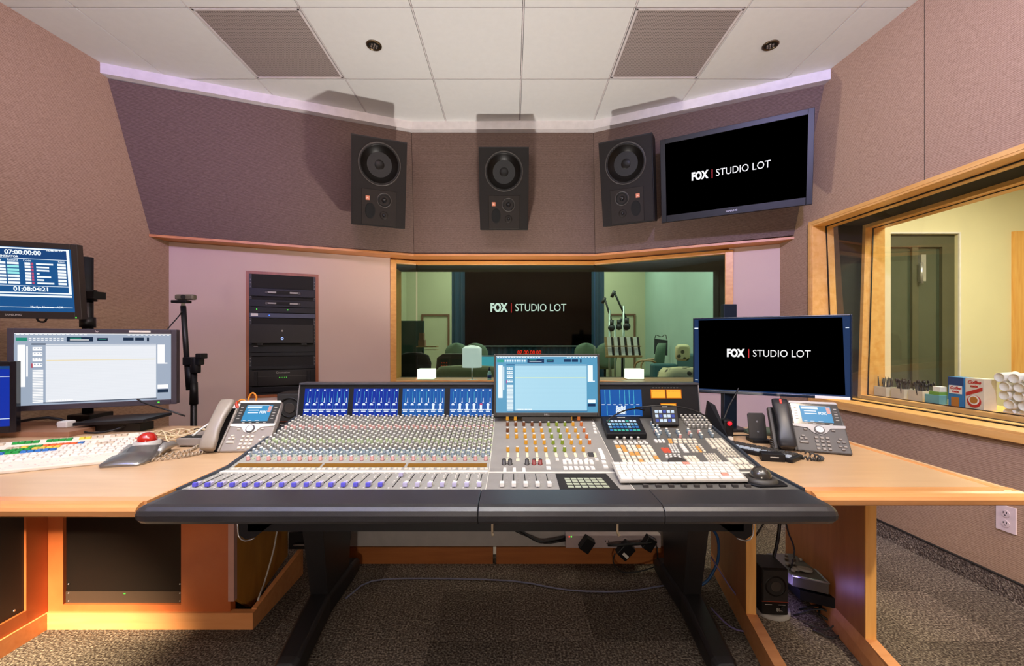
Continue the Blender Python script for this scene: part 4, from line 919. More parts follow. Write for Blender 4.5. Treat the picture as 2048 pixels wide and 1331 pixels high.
for r, py in enumerate((838, 849, 861, 873, 885, 899)):
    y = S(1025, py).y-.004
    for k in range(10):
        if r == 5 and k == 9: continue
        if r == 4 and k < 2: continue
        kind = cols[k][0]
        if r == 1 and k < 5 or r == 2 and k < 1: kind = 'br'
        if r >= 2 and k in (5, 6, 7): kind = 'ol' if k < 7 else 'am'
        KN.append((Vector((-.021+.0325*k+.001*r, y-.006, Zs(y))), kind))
for k in range(10):
    BT.append((Vector((-.021+.0325*k+.006, 1.385, Zs(1.385))), .008, .026, GLOW)); BT.append((Vector((-.021+.0325*k+.006, 1.352, Zs(1.352))), .011, .012, GLOW if k < 5 else WHT))
for px, kd in ((1008, 'dk'), (1020, 'dk'), (1054, 'dk'), (1068, 'rd'), (1080.5, 'rd')): KN.append((S(px, 928), kd))
def grid(p00, p10, p01, p11, nx, ny, fw=.7, fd=.65, m=None, hi=()):
    """buttons between four picked points: p00 near left, p10 near right, p01 far left, p11 far right"""
    A, B, C, D = S(*p00), S(*p10), S(*p01), S(*p11)
    for i in range(nx):
        for j in range(ny):
            u = (i+.5)/nx; v = (j+.5)/ny
            p = (A*(1-u)+B*u)*(1-v)+(C*(1-u)+D*u)*v; p.z = Zs(p.y)
            w = ((B-A)*(1-v)+(D-C)*v).length/nx*fw; d = ((C-A)*(1-u)+(D-B)*u).length/ny*fd
            BT.append((p, w, d, hi[1] if hi and (i, j) in hi[0] else (m or WHT)))
KEY = mat('key_cream', 'ded5c2', .5); KORB = emit('key_orange', 'ffb766', .9); KREDB = emit('key_red', 'ff6a50', .8); KBLU = emit('key_blue', '8cc8ff', .8)
for x in CX:
    for dx in (.0, .014):
        BT.append((Vector((x+dx, 1.288, DZ)), .012, .009, KEY))
grid((1091, 940), (1104, 940), (1089, 918), (1102, 918), 1, 2); grid((1126, 940), (1192, 940), (1123, 918), (1187, 918), 6, 2)
grid((1000, 944), (1058, 944), (1000, 936), (1057, 936), 3, 1, .35, .9)
grid((1206, 937), (1220, 937), (1200, 920), (1212, 920), 1, 2, .7, .6); grid((1201, 918), (1213, 918), (1194, 896), (1203, 896), 1, 1, .8, .9)
grid((1176, 915), (1192, 915), (1173, 904), (1188, 904), 1, 1, .8, .7, KDK)
grid((1187, 868), (1196, 868), (1182, 844), (1190, 844), 1, 4, .6, .5)
grid((1245, 927), (1326, 927), (1229, 890), (1301, 890), 7, 5, .78, .74, KEY, ({(0, 4), (1, 3), (2, 2), (3, 2), (1, 4), (4, 4), (6, 1), (3, 0)}, KORB))
grid((1260, 936), (1325, 936), (1256, 930), (1318, 930), 5, 1, .6, .8)
grid((1228, 889), (1300, 889), (1224, 881), (1291, 881), 7, 2, .7, .5)
grid((1310, 886), (1332, 886), (1306, 878), (1328, 878), 3, 1); grid((1337, 887), (1397, 887), (1334, 877), (1392, 877), 6, 2, .7, .55, KEY, ({(0, 0), (0, 1)}, KORB))
grid((1326, 906), (1342, 906), (1322, 895), (1338, 895), 2, 1, .8, .8, KREDB)
grid((1344, 906), (1361, 906), (1335, 888), (1351, 888), 3, 5, .6, .55); grid((1368, 905), (1380, 905), (1356, 888), (1366, 888), 1, 4, .8, .8)
grid((1384, 905), (1414, 905), (1372, 888), (1400, 888), 4, 4, .6, .6, KEY, ({(2, 0), (2, 1), (2, 2)}, KORB))
grid((1424, 897), (1464, 897), (1408, 877), (1444, 877), 4, 6, .72, .7, KEY); grid((1448, 914), (1482, 914), (1432, 898), (1465, 898), 5, 5, .6, .6, KEY)
grid((1422, 931), (1452, 931), (1404, 907), (1430, 907), 5, 7, .6, .6, KEY); grid((1380, 930), (1408, 930), (1365, 912), (1390, 912), 3, 3, .85, .85, KEY)
grid((1462, 928), (1503, 928), (1450, 915), (1484, 915), 3, 1, .8, .9, KEY); grid((1468, 938), (1515, 938), (1462, 929), (1503, 929), 4, 1, .8, .8, KEY)
grid((1330, 917), (1365, 917), (1328, 908), (1360, 908), 4, 2, .5, .5)
for k in range(4): KN.append((S(1234+14*k, 882), 'g'))
for px in (1209, 1238, 1252): KN.append((S(px, 842), 'g'))
for r in range(3):
    for k in range(6): KN.append((S(1313+r*3+21.5*k-2, 866+5*r-(k % 2)*2), 'p' if (k+r) % 4 == 0 else 'b'))
for r in range(5):
    for k in range(6): KN.append((S(1362+r*4+8.5*k, 835+5.2*r), 'g'))
for r in range(4):
    for k in range(2): KN.append((S(1303+r*3+8*k, 850+6*r), 'b'))
KN.sort(key=lambda e: e[0].y); BT.sort(key=lambda e: e[0].y)
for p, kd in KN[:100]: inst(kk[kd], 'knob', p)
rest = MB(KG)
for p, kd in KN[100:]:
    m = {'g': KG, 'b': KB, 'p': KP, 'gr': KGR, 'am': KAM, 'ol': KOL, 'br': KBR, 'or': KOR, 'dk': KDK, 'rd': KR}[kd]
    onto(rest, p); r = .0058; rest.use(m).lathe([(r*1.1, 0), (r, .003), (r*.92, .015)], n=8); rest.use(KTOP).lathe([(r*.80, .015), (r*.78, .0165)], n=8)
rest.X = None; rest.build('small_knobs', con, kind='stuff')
bmesh_cache = {}
rest = MB(KEY)
for i, (p, w, d, m) in enumerate(BT):
    if i < 100:
        key = (round(w, 3), round(d, 3), m.name)
        if key not in bmesh_cache: bmesh_cache[key] = mesh_of(MB(m).frus((0, 0, 0), w, d, w*.88, d*.88, .004), 'button')
        inst(bmesh_cache[key], 'button', p)
    else: onto(rest, p); rest.use(m).frus((0, 0, 0), w, d, w*.88, d*.88, .004)
rest.X = None; rest.build('small_buttons', con, kind='stuff')
p = S(1355, 926); MB(KDK).lathe([(.030, 0), (.030, .007), (.026, .010), (.006, .008)], p, (0, -math.sin(ANG), math.cos(ANG)), 28).build('jog_wheel', con)
# small touch display in the middle
MB(DARK).prism([S(1120, 979, .0008), S(1240, 979, .0008), S(1212, 948, .0008), S(1111, 948, .0008)], (0, 0, .0015)).build('display_bezel', con)
b = MB(mat('lcd_pale', 'a7ac92', .4)); 
for i in range(6):
    for j in range(4):
        def q(u, v): return (S(1136, 977, .0028)*(1-u)+S(1222, 977, .0028)*u)*(1-v)+(S(1127, 956, .0028)*(1-u)+S(1203, 956, .0028)*u)*v
        u = i/6; v = j/4; b.quad(q(u+.012, v+.03), q(u+.15, v+.03), q(u+.15, v+.21), q(u+.012, v+.21))
b.build('display_cells', con)
# cream pads and dark caps peeping out in front of the white keyboard
pad = mesh_of(MB(KDK).box(-.007, -.006, .0, .007, .004, .007), 'fader_cap')
for k in range(9): inst(pad, 'fader_cap', S(1291+25.5*k, 973))
# head phone hooks under the armrest
for px in (985, 1233):
    x = (px-1025)/821*1.05; o = MB(mat('hook_beige', 'b8a78e', .4)).tube([(x, 1.04, .69), (x, 1.04, .65), (x+.001, 1.035, .642), (x+.002, 1.028, .648)], .0028, smooth=3).build('hook', con)
# ------------------------------------------------------------------ things lying on the console
t = thing('computer_keyboard', 'white flat computer keyboard lying on the right half of the mixing console', 'keyboard', tuple(S(1362, 955)))
q0, q1, q2, q3 = S(1240, 970, .014), S(1497, 968, .014), S(1462, 936, .022), S(1222, 937, .022)
MB(mat('keyboard_base_grey', 'a8a39b', .5)).prism([q0, q1, q2, q3], (0, 0, -.008)).build('keyboard_base', t, bevel=.002)
b = MB(mat('keycap_white', 'e2ddd4', .5), mat('keycap_red', 'd88a78', .5))
for j, n in enumerate((17, 20, 20, 19, 18, 10)):
    for i in range(n):
        def q(u, v): return (q0*(1-u)+q1*u)*(1-v)+(q3*(1-u)+q2*u)*v
        u0 = .012+.976*i/n; u1 = u0+.976/n*.86; v0 = .97-.158*(j+1); v1 = v0+.130
        b.use(b.mats[1] if (j, i) in ((0, 10), (4, 15)) else b.mats[0]); b.prism([q(u0, v0), q(u1, v0), q(u1, v1), q(u0, v1)], (0, 0, .0025))
b.build('keycaps', t, kind='stuff')
t = thing('trackball', 'round dark grey trackball mouse at the right front corner of the console', 'trackball', tuple(S(1521, 965)))
c = S(1521, 963); MB(DGREY).lathe([(.042, 0), (.044, .006), (.038, .014), (.033, .016), (.029, .013)], c, n=32).build('ring', t)
MB(mat('ball_gunmetal', '45423e', .22, metal=.5, coat=.6)).sphere(c+Vector((0, 0, .016)), .028, 28, lo=-.2).build('ball', t)
MB(BLACK).prism([c+Vector((-.05, -.03, .0)), c+Vector((-.03, -.05, 0)), c+Vector((.05, -.042, 0)), c+Vector((.055, -.01, 0)), c+Vector((.03, .05, 0)), c+Vector((-.04, .045, 0))], (0, 0, .006)).build('base', t, bevel=.002)
def deck(name, lab, fl, fr, bl_, br_, lift0, lift1, nx, ny, th, knobs=None):
    a, b_, c, d = fl, fr, br_, bl_
    t = thing(name, lab, 'control pad', tuple((a+b_)/2))
    nrm = (b_-a).cross(d-a).normalized()
    MB(BLACK).prism([a, b_, c, d], -nrm*th).build('housing', t, bevel=.003)
    def q(u, v, o=.0008): return ((a*(1-u)+b_*u)*(1-v)+(d*(1-u)+c*u)*v)+nrm*o
    for j in range(ny):
        for i in range(nx):
            u = .11+.78*i/nx; v = .14+.70*j/ny; m = MB(emit(('pad_teal', 'pad_blue', 'pad_sky', 'pad_white')[(j+(i*7 % 5 == 0)) % 4] if ny == 4 else ('pad_royal', 'pad_white', 'pad_white')[(i+j*2) % 3], {0: '4cc0a8', 1: '3f7fc8', 2: '7fb8d8', 3: 'd8ecff'}[(j+(i*7 % 5 == 0)) % 4] if ny == 4 else ('3350b0', 'd8ecff', 'd8ecff')[(i+j*2) % 3], .9))
            m.quad(q(u, v), q(u+.78/nx*.78, v), q(u+.78/nx*.78, v+.70/ny*.66), q(u, v+.70/ny*.66)); m.build('pad_key', t)
    MB(WHT).quad(q(.42, .93), q(.62, .93), q(.62, .96), q(.42, .96)).build('logo', t)
    return t
u3 = Vector((0, 0, 1))
deck('button_controller', 'wide black control pad with 32 lit keys on the console', S(1214, 879, .022), S(1294, 879, .022), S(1202, 848, .03), S(1278, 848, .03), 0, 0, 8, 4, .022)
A = S(1308, 868, .030); A = W(1307, 849, 1.60); B = W(1359, 849, 1.60); D = W(1302, 811, 1.66); C = W(1354, 811, 1.66)
dk = deck('button_controller', 'small black control pad with 15 lit keys propped up below the amber meters', A, B, D, C, 0, 0, 5, 3, .016)
MB(BLACK).prism([A+Vector((.02, .02, -.01)), B+Vector((-.02, .02, -.01)), B+Vector((-.02, .05, -.045)), A+Vector((.02, .05, -.045))], (0, .03, 0)).build('stand', dk)
# monitor on the console
def monitor(name, lab, cat, cen, w, h, rz, rx, bez, dep, frame, scr, bez_b=None, back=None):
    """cen: centre of the front face; parts are laid out in the monitor's own frame, facing -Y"""
    t = thing(name, lab, cat, tuple(cen), (rx, 0, rz)); bb = bez_b or bez
    f = MB(frame); W2, H2 = w/2, h/2
    f.box(-W2, 0, -H2, -W2+bez, dep, H2).box(W2-bez, 0, -H2, W2, dep, H2).box(-W2+bez, 0, H2-bez, W2-bez, dep, H2).box(-W2+bez, 0, -H2, W2-bez, dep, -H2+bb)
    f.build('bezel', t, bevel=.002, local=True)
    MB(frame).frus((0, 0, 0), 0, 0, 0, 0, 0) if False else None
    bk = MB(frame); bk.X = Matrix.Translation((0, dep*.5, 0)) @ Matrix.Rotation(-PI/2, 4, 'X'); bk.frus((0, 0, 0), w-.01, h-.01, w*.75, h*.7, back or .03); bk.X = None
    bk.build('back_housing', t, local=True)
    s = MB(scr).box(-W2+bez, .003, -H2+bb, W2-bez, dep*.5, H2-bez).build('screen', t, local=True)
    def R(x, z, o=-.0005):  # 0..1 from top left
        return Vector((-W2+bez+(w-2*bez)*x, .003+o, H2-bez-(h-bez-bb)*z))
    return t, s, R
def rects(R, items, o=-.0005):
    b = MB()
    for m, x0, z0, x1, z1 in items: b.use(m).quad(R(x0, z1, o), R(x1, z1, o), R(x1, z0, o), R(x0, z0, o))
    return b
def daw(R, pal):
    """the editing-software picture: toolbar, track list, big pale edit window"""
    bg, lt, mid, dk, wh, dr, gr, rd, yl = pal; I = []
    I += [(wh, 0, 0, 1, .008), (mid, 0, .03, 1, .14)]
    for k in range(16): I.append((wh, .01+.027*k, .012, .03+.027*k, .024))
    for k in range(10): I.append((wh, .70+.03*k, .012, .716+.03*k, .024))
    I += [(gr, .01, .06, .075, .105), (dr, .31, .05, .475, .115), (gr, .33, .06, .40, .07), (wh, .33, .085, .45, .095), (dr, .50, .06, .57, .105), (gr, .51, .075, .56, .085), (dr, .67, .055, .74, .10), (dr, .75, .055, .81, .10), (dr, .83, .055, .845, .11)]
    for k in range(9): I.append((wh, .085+.024*k, .065, .10+.024*k, .08)); I.append((lt, .085+.024*k, .09, .10+.024*k, .105))
    I += [(mid, 0, .14, .10, 1), (wh, .02, .16, .065, .74), (wh, .07, .18, .08, .6), (dk, .10, .14, .185, .16)]
    for k in range(4): I += [(wh, .107, .19+.075*k, .165, .24+.075*k), (mid, .115, .20+.075*k, .125, .215+.075*k), (mid, .135, .20+.075*k, .145, .215+.075*k), (mid, .152, .20+.075*k, .162, .215+.075*k)]
    I.append((rd, .10, .42, .108, .48))
    for k in range(21): I += [(wh, .107, .51+.022*k, .17, .525+.022*k)]
    I += [(lt, .185, .17, .895, .965), (wh, .185, .15, .895, .16), (yl, .19, .375, .89, .385), (mid, .895, .14, 1, .98), (wh, .905, .16, .955, .44), (wh, .905, .435, .975, .452), (wh, .905, .77, .98, .83), (dr, .905, .84, .98, .89), (dk, .17, .965, .9, .98)]
    for k in range(11): I.append((wh, .2+.014*k, .935, .21+.014*k, .955))
    for k in range(34): I.append((bg, .186, .19+.0225*k, .894, .1915+.0225*k))
    return I
E = emit
palW = (E('w_bg', 'dfe4ec'), E('w_lt', 'ecf0f6', 1.0), E('w_mid', 'aab8cc', .9), E('w_dk', '5f6a7c', .8), E('w_wh', 'ffffff', 1.05), E('w_dr', '1c3450', .8), E('w_gr', '2f9f86', .8), E('w_rd', 'c8485a', .8), E('w_yl', 'f0dfae', 1.0))
palB = (E('b_bg', '9ccfe6'), E('b_lt', 'aedcf0', 1.0), E('b_mid', '5fa8d0', .85), E('b_dk', '2f6fa4', .8), E('b_wh', 'eefaff', 1.05), E('b_dr', '123a66', .8), E('b_gr', '2fb0a0', .8), E('b_rd', 'c040a0', .8), E('b_yl', 'd8ecc8', 1.0))
mc = W(1093.5, 770, 1.66)
t, s, R = monitor('computer_monitor', 'black monitor with an audio editing screen standing on the middle of the console', 'monitor', mc, .428, .252, 0, -.03, .009, .02, DGREY, palB[2], .016)
def layered(R, items, name, parent):
    b = MB()
    for k, (m, x0, z0, x1, z1) in enumerate(items):
        d = -.0004-.00002*k; b.use(m).quad(R(x0, z1, d), R(x1, z1, d), R(x1, z0, d), R(x0, z0, d))
    return b.build(name, parent, local=True)
layered(R, daw(R, palB), 'screen_graphics', t)
text('DELL', .010, SILVER, t, Matrix.Translation((0, -.001, -.118)) @ Matrix.Rotation(PI/2, 4, 'X'))
MB(DGREY).box(-.10, .0, -.149, .10, .06, -.128).build('stand', t, local=True)
# ------------------------------------------------------------------ loudspeakers on the leaning panels
SPK = mat('speaker_black', '16110e', .6, bump=(400, .2), spec=.25); CONE = mat('cone_black', '0f0c0a', .4, spec=.25); RING = mat('speaker_ring', '3a3531', .45); PLATE = mat('speaker_plate', '1f1915', .6, spec=.25); SPD = mat('speaker_hole', '030303', .9)
def frame_on(P_tl, P_tr, P_bl):
    """rotation of a panel: x along it, z up it, y into the wall"""
    x = (P_tr-P_tl).normalized(); z = (P_tl-P_bl); z = (z-x*z.dot(x)).normalized(); y = z.cross(x)
    return Matrix((x, y, z)).transposed()
def speaker(lab, cpx, R3, ydist, mirror=1, w=.385, h=.61, dep=.27):
    c = W(cpx[0], cpx[1], ydist); e = R3.to_euler(); t = thing('wall_speaker', lab, 'loudspeaker', tuple(c), tuple(e), 'wall loudspeakers')
    k = dict(local=True)
    cb = MB(SPK); n = 48; zc = .135; R_ = .144; z0, z1 = -.045, h/2
    circ = [Vector((R_*math.cos(2*PI*i/n), 0, zc+R_*math.sin(2*PI*i/n))) for i in range(n)]; rect = []
    for i in range(n):
        cx, sx_ = math.cos(2*PI*i/n), math.sin(2*PI*i/n)
        f_ = min((w/2)/max(abs(cx), 1e-6), ((z1-zc) if sx_ > 0 else (zc-z0))/max(abs(sx_), 1e-6)); rect.append(Vector((cx*f_, 0, zc+sx_*f_)))
    for px_, pz_ in ((w/2, z1), (-w/2, z1), (-w/2, z0), (w/2, z0)):
        j = min(range(n), key=lambda i: (rect[i]-Vector((px_, 0, pz_))).length); rect[j] = Vector((px_, 0, pz_))
    cb.raw(circ+rect, [(i, (i+1) % n, n+(i+1) % n, n+i) for i in range(n)])
    cb.raw([(-w/2, 0, -h/2), (w/2, 0, -h/2), (w/2, 0, z0), (-w/2, 0, z0)], [(0, 1, 2, 3)])
    cb.raw([(-w/2, 0, -h/2), (w/2, 0, -h/2), (w/2, 0, h/2), (-w/2, 0, h/2), (-w/2, dep, -h/2), (w/2, dep, -h/2), (w/2, dep, h/2), (-w/2, dep, h/2)], [(0, 4, 5, 1), (1, 5, 6, 2), (2, 6, 7, 3), (3, 7, 4, 0), (4, 7, 6, 5)])
    cb.build('cabinet', t, **k)
    MB(mat('speaker_bracket', '0b0a0a', .6)).box(-w/2-.006, .03, -h/2-.004, w/2+.004, dep+.02, h/2+.014).build('mounting_frame', t, **k)
    def disc(x, z, prof, m, name, par, n=40): return MB(m).lathe(prof, (x, 0, z), (0, -1, 0), n, cap=False).build(name, par, **k)
    wf = disc(0, .135, [(.152, 0), (.152, .004), (.146, .006), (.143, .003)], RING, 'woofer', t)
    disc(0, .135, [(.146, .002), (.138, .006), (.130, .001), (.126, -.006), (.05, -.055), (.0, -.06)], CONE, 'cone', wf)
    MB(CONE).sphere((0, .050, .135), .054, 24, sy=.5).build('dust_cap', wf, **k); disc(0, .135, [(.055, -.046), (.060, -.042), (.060, -.052)], RING, 'cap_ring', wf)
    MB(PLATE).box(-.125, -.004, -.30, .125, .004, -.045).build('front_plate', t, bevel=.003, **k)
    x = .035*mirror
    mr = disc(x, -.115, [(.054, .004), (.054, .007), (.048, .009), (.046, .004)], RING, 'midrange', t)
    disc(x, -.115, [(.046, .005), (.04, .008), (.018, -.004)], CONE, 'cone', mr); MB(mat('gloss_dome', '17171a', .12)).sphere((x, -.002, -.115), .019, 18, sy=.9).build('dome', mr, **k)
    MB(SPD).lathe([(.001, .0052), (.030, .0055), (.034, .007), (.037, .004)], (-.065*mirror, 0, -.20), (0, -1, 0), 28, cap=False).build('port', t, **k)
    bpy_s = [o for o in t.children if o.name.startswith('port')][0]; bpy_s.scale = (1, 1, 1.55); bpy_s.location = (0, 0, .20*.55)
    tw = disc(x, -.225, [(.03, .004), (.03, .006), (.014, .002)], PLATE, 'tweeter', t, 24); MB(mat('gloss_dome', '17171a', .12)).sphere((x, -.004, -.225), .012, 14).build('dome', tw, **k)
    MB(mat('badge_orange', 'c9785a', .4)).box(-.083*mirror-.014, -.008, -.125, -.083*mirror+.014, -.004, -.095).build('badge', t, **k)
    text('JBL', .012, PAPER, t, Matrix.Translation((-.083*mirror, -.0085, -.11)) @ Matrix.Rotation(PI/2, 4, 'X'), 'badge_lettering')
    for (a, b_) in ((-.105, .235), (.105, .235), (-.105, .035), (.105, .035)): MB(SILVER).lathe([(.004, 0), (.003, .003)], (a, 0, b_), (0, -1, 0), 8).build('screw', t, **k)
    return t
RL, RC, RR = frame_on(PTL, PT1, PBL), frame_on(PT1, PT2, PB1), frame_on(PT2, PTR, PB2)
speaker('black wall loudspeaker at the left, on the left leaning fabric panel', (759, 367), RL, 3.06, 1)
speaker('black wall loudspeaker in the centre, above the front window', (1008, 379), RC, 3.27, 1)
speaker('black wall loudspeaker at the right, beside the wall television', (1252, 364), RR, 3.14, -1)
# ------------------------------------------------------------------ wall television
TVF = mat('tv_gloss_black', '060709', .4, spec=.3)
cc = (W(1320, 283, 3.09)+W(1628, 218, 2.66)+W(1622, 405, 2.72)+W(1327, 443, 3.15))/4
t, s, R = monitor('television', 'large black flat television mounted high on the right leaning panel', 'television', cc, .95, .605, math.atan2(-.43, .84), .15, .036, .035, TVF, BLK, .05, back=.05)
tvb = BLK
fox(t, Matrix.Translation((-.015, -.0005, -.002)) @ Matrix.Rotation(PI/2, 4, 'X'), .50)
text('SAMSUNG', .016, SILVER, t, Matrix.Translation((0, -.001, -.278)) @ Matrix.Rotation(PI/2, 4, 'X'), 'maker_lettering')
MB(BLACKM).box(-.12, .05, -.12, .12, .20, .12).build('wall_bracket', t, local=True)
# ------------------------------------------------------------------ right monitor on a pole
t = thing('monitor_pole', 'thick dark blue black pole holding the right monitor above the desk', 'stand', (.985, 1.86, DZ))
MB(mat('pole_blue_black', '101e2e', .35, metal=.4)).box(.955, 1.855, DZ+.006, 1.015, 1.885, 1.30).build('pole', t, bevel=.003)
MB(BLACKM).box(.925, 1.81, DZ, 1.045, 1.91, DZ+.012).build('base', t, bevel=.003)
cc = (W(1388, 637, 1.91)+W(1703, 629, 1.64)+W(1703, 798, 1.64)+W(1388, 783, 1.91))/4
t, s, R = monitor('computer_monitor', 'wide monitor with blue margins on the pole above the right desk', 'monitor', cc, .585, .343, math.atan2(-.27, .52), 0, .006, .02, mat('bezel_blue_black', '0f1d2e', .25), emit('margin_blue', '15467f', .4), .013, back=.03)
MB(BLK).quad(R(.035, .985, -.001), R(.972, .985, -.001), R(.955, .015, -.001), R(.03, .015, -.001)).build('picture', t, local=True)
fox(t, Matrix.Translation((0, .0, .010)) @ Matrix.Rotation(PI/2, 4, 'X'), .312)
layered(R, [(UIW, 0, .12, .028, .135), (UIW, .005, .86, .026, .87), (UIW, .005, .96, .02, .968), (UIW, .972, .14, .992, .15)], 'screen_graphics', t)
MB(PAPER).box(.17, -.0015, -.171, .285, 0, -.160).build('asset_sticker', t, local=True)
# ------------------------------------------------------------------ left monitors
t = thing('monitor_pole', 'tall black steel pole behind the two left monitors', 'stand', (-2.08, 2.0, DZ))
p = MB(BLACKM); p.cyl((-2.09, 2.02, DZ), (-2.09, 2.02, 1.545), .021).build('pole', t)
MB(BLACKM).cyl((-2.09, 2.02, 1.33), (-2.09, 2.02, 1.385), .034).box(-2.09, 1.99, 1.34, -2.03, 2.05, 1.375).build('clamp', t); MB(BLACKM).cyl((-2.09, 2.02, 1.20), (-2.09, 2.02, 1.25), .030).build('clamp', t)
MB(BLACKM).box(-2.13, 1.96, DZ, -2.02, 2.08, DZ+.05).build('base', t, bevel=.004)
cc = (W(12, 655, 1.77)+W(350, 660, 2.0)+W(350, 808, 2.0)+W(22, 822, 1.77))/4
t, s, R = monitor('computer_monitor', 'bright editing screen monitor with a dark bezel on the left desk', 'monitor', cc, .59, .362, math.atan2(.23, .536), 0, .022, .045, mat('bezel_violet_grey', '3d3640', .45), palW[2], .024, back=.04)
layered(R, daw(R, palW), 'screen_graphics', t)
MB(PAPER).box(.115, -.0012, .166, .195, 0, .175).build('asset_sticker', t, local=True); text('hp', .012, WHT, t, Matrix.Translation((0, -.001, .170)) @ Matrix.Rotation(PI/2, 4, 'X'))
MB(emit('led_green', '50d040', 2)).box(.222, -.001, -.172, .229, 0, -.166).build('power_light', t, local=True)
MB(BLACKM).box(-.06, .05, -.04, .10, .10, .04).build('mount', t, local=True)
cc = W(152, 562, 1.86); 
dv = Vector((2.217-1.96, 1.86-1.776, 0)).normalized(); wM = .53
base = W(159, 564, 1.855); cen = base-dv*wM/2
t, s, R = monitor('computer_monitor', 'upper left monitor with a blue timecode screen cut by the frame edge', 'monitor', cen, wM, .335, math.atan2(dv.y, dv.x), .10, .024, .04, mat('bezel_warm_black', '2a2320', .4), emit('video_blue', '1f5f9e', .8), .032, back=.04)
VW = emit('video_white', 'f2fbff', 1.1); VC = emit('video_cyan', '9ff0f0', 1.0); VR = emit('ui_pink', 'd85a80', .8); VD = emit('video_deep', '1d4f8e', .75)
I = [(VD, 0, .02, .985, .17), (VW, 0, .01, .985, .03), (VW, .965, .01, .985, .72), (VW, 0, .70, .985, .72), (VW, 0, .74, .985, .77), (VW, 0, .175, .965, .182), (VW, 0, .595, .965, .602), (VW, 0, .93, .985, .937)]
for r in range(7):
    z = .235+.05*r
    I += [(VW, x, z, x+w_, z+.035) for x, w_ in ((.37, .075), (.455, .08), (.895, .06))]+[(VC if 1 <= r < 4 else VW, .545, z, .625, z+.035), (VW, .665, z, .705, z+.035), (VR, .71, z, .725, z+.035), (VW, .745, z+.005, .745+(.12, .09, .09, .02, .1, .05, .12)[r], z+.03)]
layered(R, I, 'screen_graphics', t)
def tx(s_, x, z, size, b=0, al='CENTER'): text(s_, size, VW, t, Matrix.Translation(R(x, z, -.0008)) @ Matrix.Rotation(PI/2, 4, 'X'), 'lettering', bold=b, align=al, ext=.0002)
tx('07:00:00:00', .66, .085, .026, .0007); tx('01:08:04:21', .70, .65, .026, .0007); tx('7  GENERATOR', .54, .15, .012, .0003); tx('VIDMSTR 2.0', .88, .035, .010, .0002)
tx('Day', .41, .205, .012); tx('Day', .49, .205, .012); tx('Record', .585, .205, .012); tx('Code', .685, .205, .012); tx('Reset', .925, .205, .010); tx('Marilyn Monroe - ADR', .80, .93, .012, .0002)
text('SAMSUNG', .012, LGREY, t, Matrix.Translation((.03, -.001, -.152)) @ Matrix.Rotation(PI/2, 4, 'X'), 'maker_lettering')
MB(emit('led_green', '50d040', 2)).box(.242, -.001, -.163, .247, 0, -.158).build('power_light', t, local=True)
MB(RUBBER).tube([(.09, .03, -.165), (.095, .03, -.18), (.115, .03, -.183), (.125, .03, -.165)], .004).build('cable_loop', t, local=True)
cen = W(33, 793, 1.70)-Vector((.235, .108, 0))
t, s, R = monitor('computer_monitor', 'monitor with a deep blue screen at the far left edge', 'monitor', cen, .515, .295, math.atan2(.12, .26), .0, .02, .03, mat('bezel_gloss', '16141a', .15), emit('screen_royal_blue', '1438b8', .8), .028, back=.03)
layered(R, [(UIW, .6, .17, 1, .178), (UIW, .6, .87, 1, .88), (VD, .9, 0, 1, .05), (UIL, .7, .4, .75, .41), (VD, .62, .5, .8, .52)], 'screen_graphics', t)
MB(BLACKM).box(-.05, .05, -.165, .05, .08, .0).box(-.12, -.02, -.170, .12, .14, -.163).build('stand', t, local=True)
# ------------------------------------------------------------------ equipment rack in the left front wall
xk = Vector((*(FC0-FL).normalized(), 0)); yk = Vector((-xk.y, xk.x, 0))
def hitF(px):  # plan point on the left facet under a picture column
    k_ = (px-1025)/821; d = FC0-FL; tt = (k_*FL.y-FL.x)/(d.x-k_*d.y); return FL+d*tt
ra, rb = hitF(492), hitF(637); RW = (rb-ra).length; rz0, rz1 = EYE-(796-683)/821*ra.y, EYE+(683-541)/821*ra.y
RYAW = math.atan2(xk.y, xk.x)
rack = thing('equipment_rack', 'tall equipment rack opening with a brown wooden frame in the left front wall', 'equipment rack', (ra.x, ra.y, rz0), (0, 0, RYAW))
RH = rz1-rz0; fw = .022
RF = wood('rack_frame_wood', '8a4e2c', 'a15e38', .4, scale=(9, 9, 1.5))
f = MB(RF); f.box(0, -.006, 0, fw, .004, RH).box(RW-fw, -.006, 0, RW, .004, RH).box(fw, -.006, 0, RW-fw, .004, fw).box(fw, -.006, RH-fw, RW-fw, .004, RH); f.build('frame', rack, local=True)
MB(DARK).box(fw, -.001, fw, RW-fw, .0005, RH-fw).build('interior', rack, local=True)
r_ = MB(mat('rack_rail', '222226', .5)); r_.box(fw, -.004, fw, fw+.018, -.001, RH-fw).box(RW-fw-.018, -.004, fw, RW-fw, -.001, RH-fw); r_.build('rack_rail', rack, local=True)
h_ = MB(LGREY)
for k in range(34):
    for x in (fw+.009, RW-fw-.009): h_.box(x-.002, -.0048, fw+.02+.028*k, x+.002, -.004, fw+.024+.028*k)
h_.build('rail_holes', rack, local=True, kind='stuff')
RM = Matrix.Translation((ra.x, ra.y, 0)) @ Matrix.Rotation(RYAW, 4, 'Z')
def unit(name, lab, zt, zb, m, d=.012, inset=0, grp=None):
    """rack unit given by the picture rows of its top and bottom at the rack's left side"""
    z1 = EYE+(683-zt)/821*ra.y; z0 = EYE-(zb-683)/821*ra.y
    p = RM @ Vector((RW/2, 0, z0)); t = thing(name, lab, 'rack unit', tuple(p), (0, 0, RYAW), grp)
    w = RW/2-fw-.004-inset; MB(m).box(-w, -d, 0, w, -.001, z1-z0).build('faceplate', t, local=True, bevel=.0015)
    return t, w, z1-z0
def face_(t, x, z, y): return Matrix.Translation((x, y, z)) @ Matrix.Rotation(PI/2, 4, 'X')
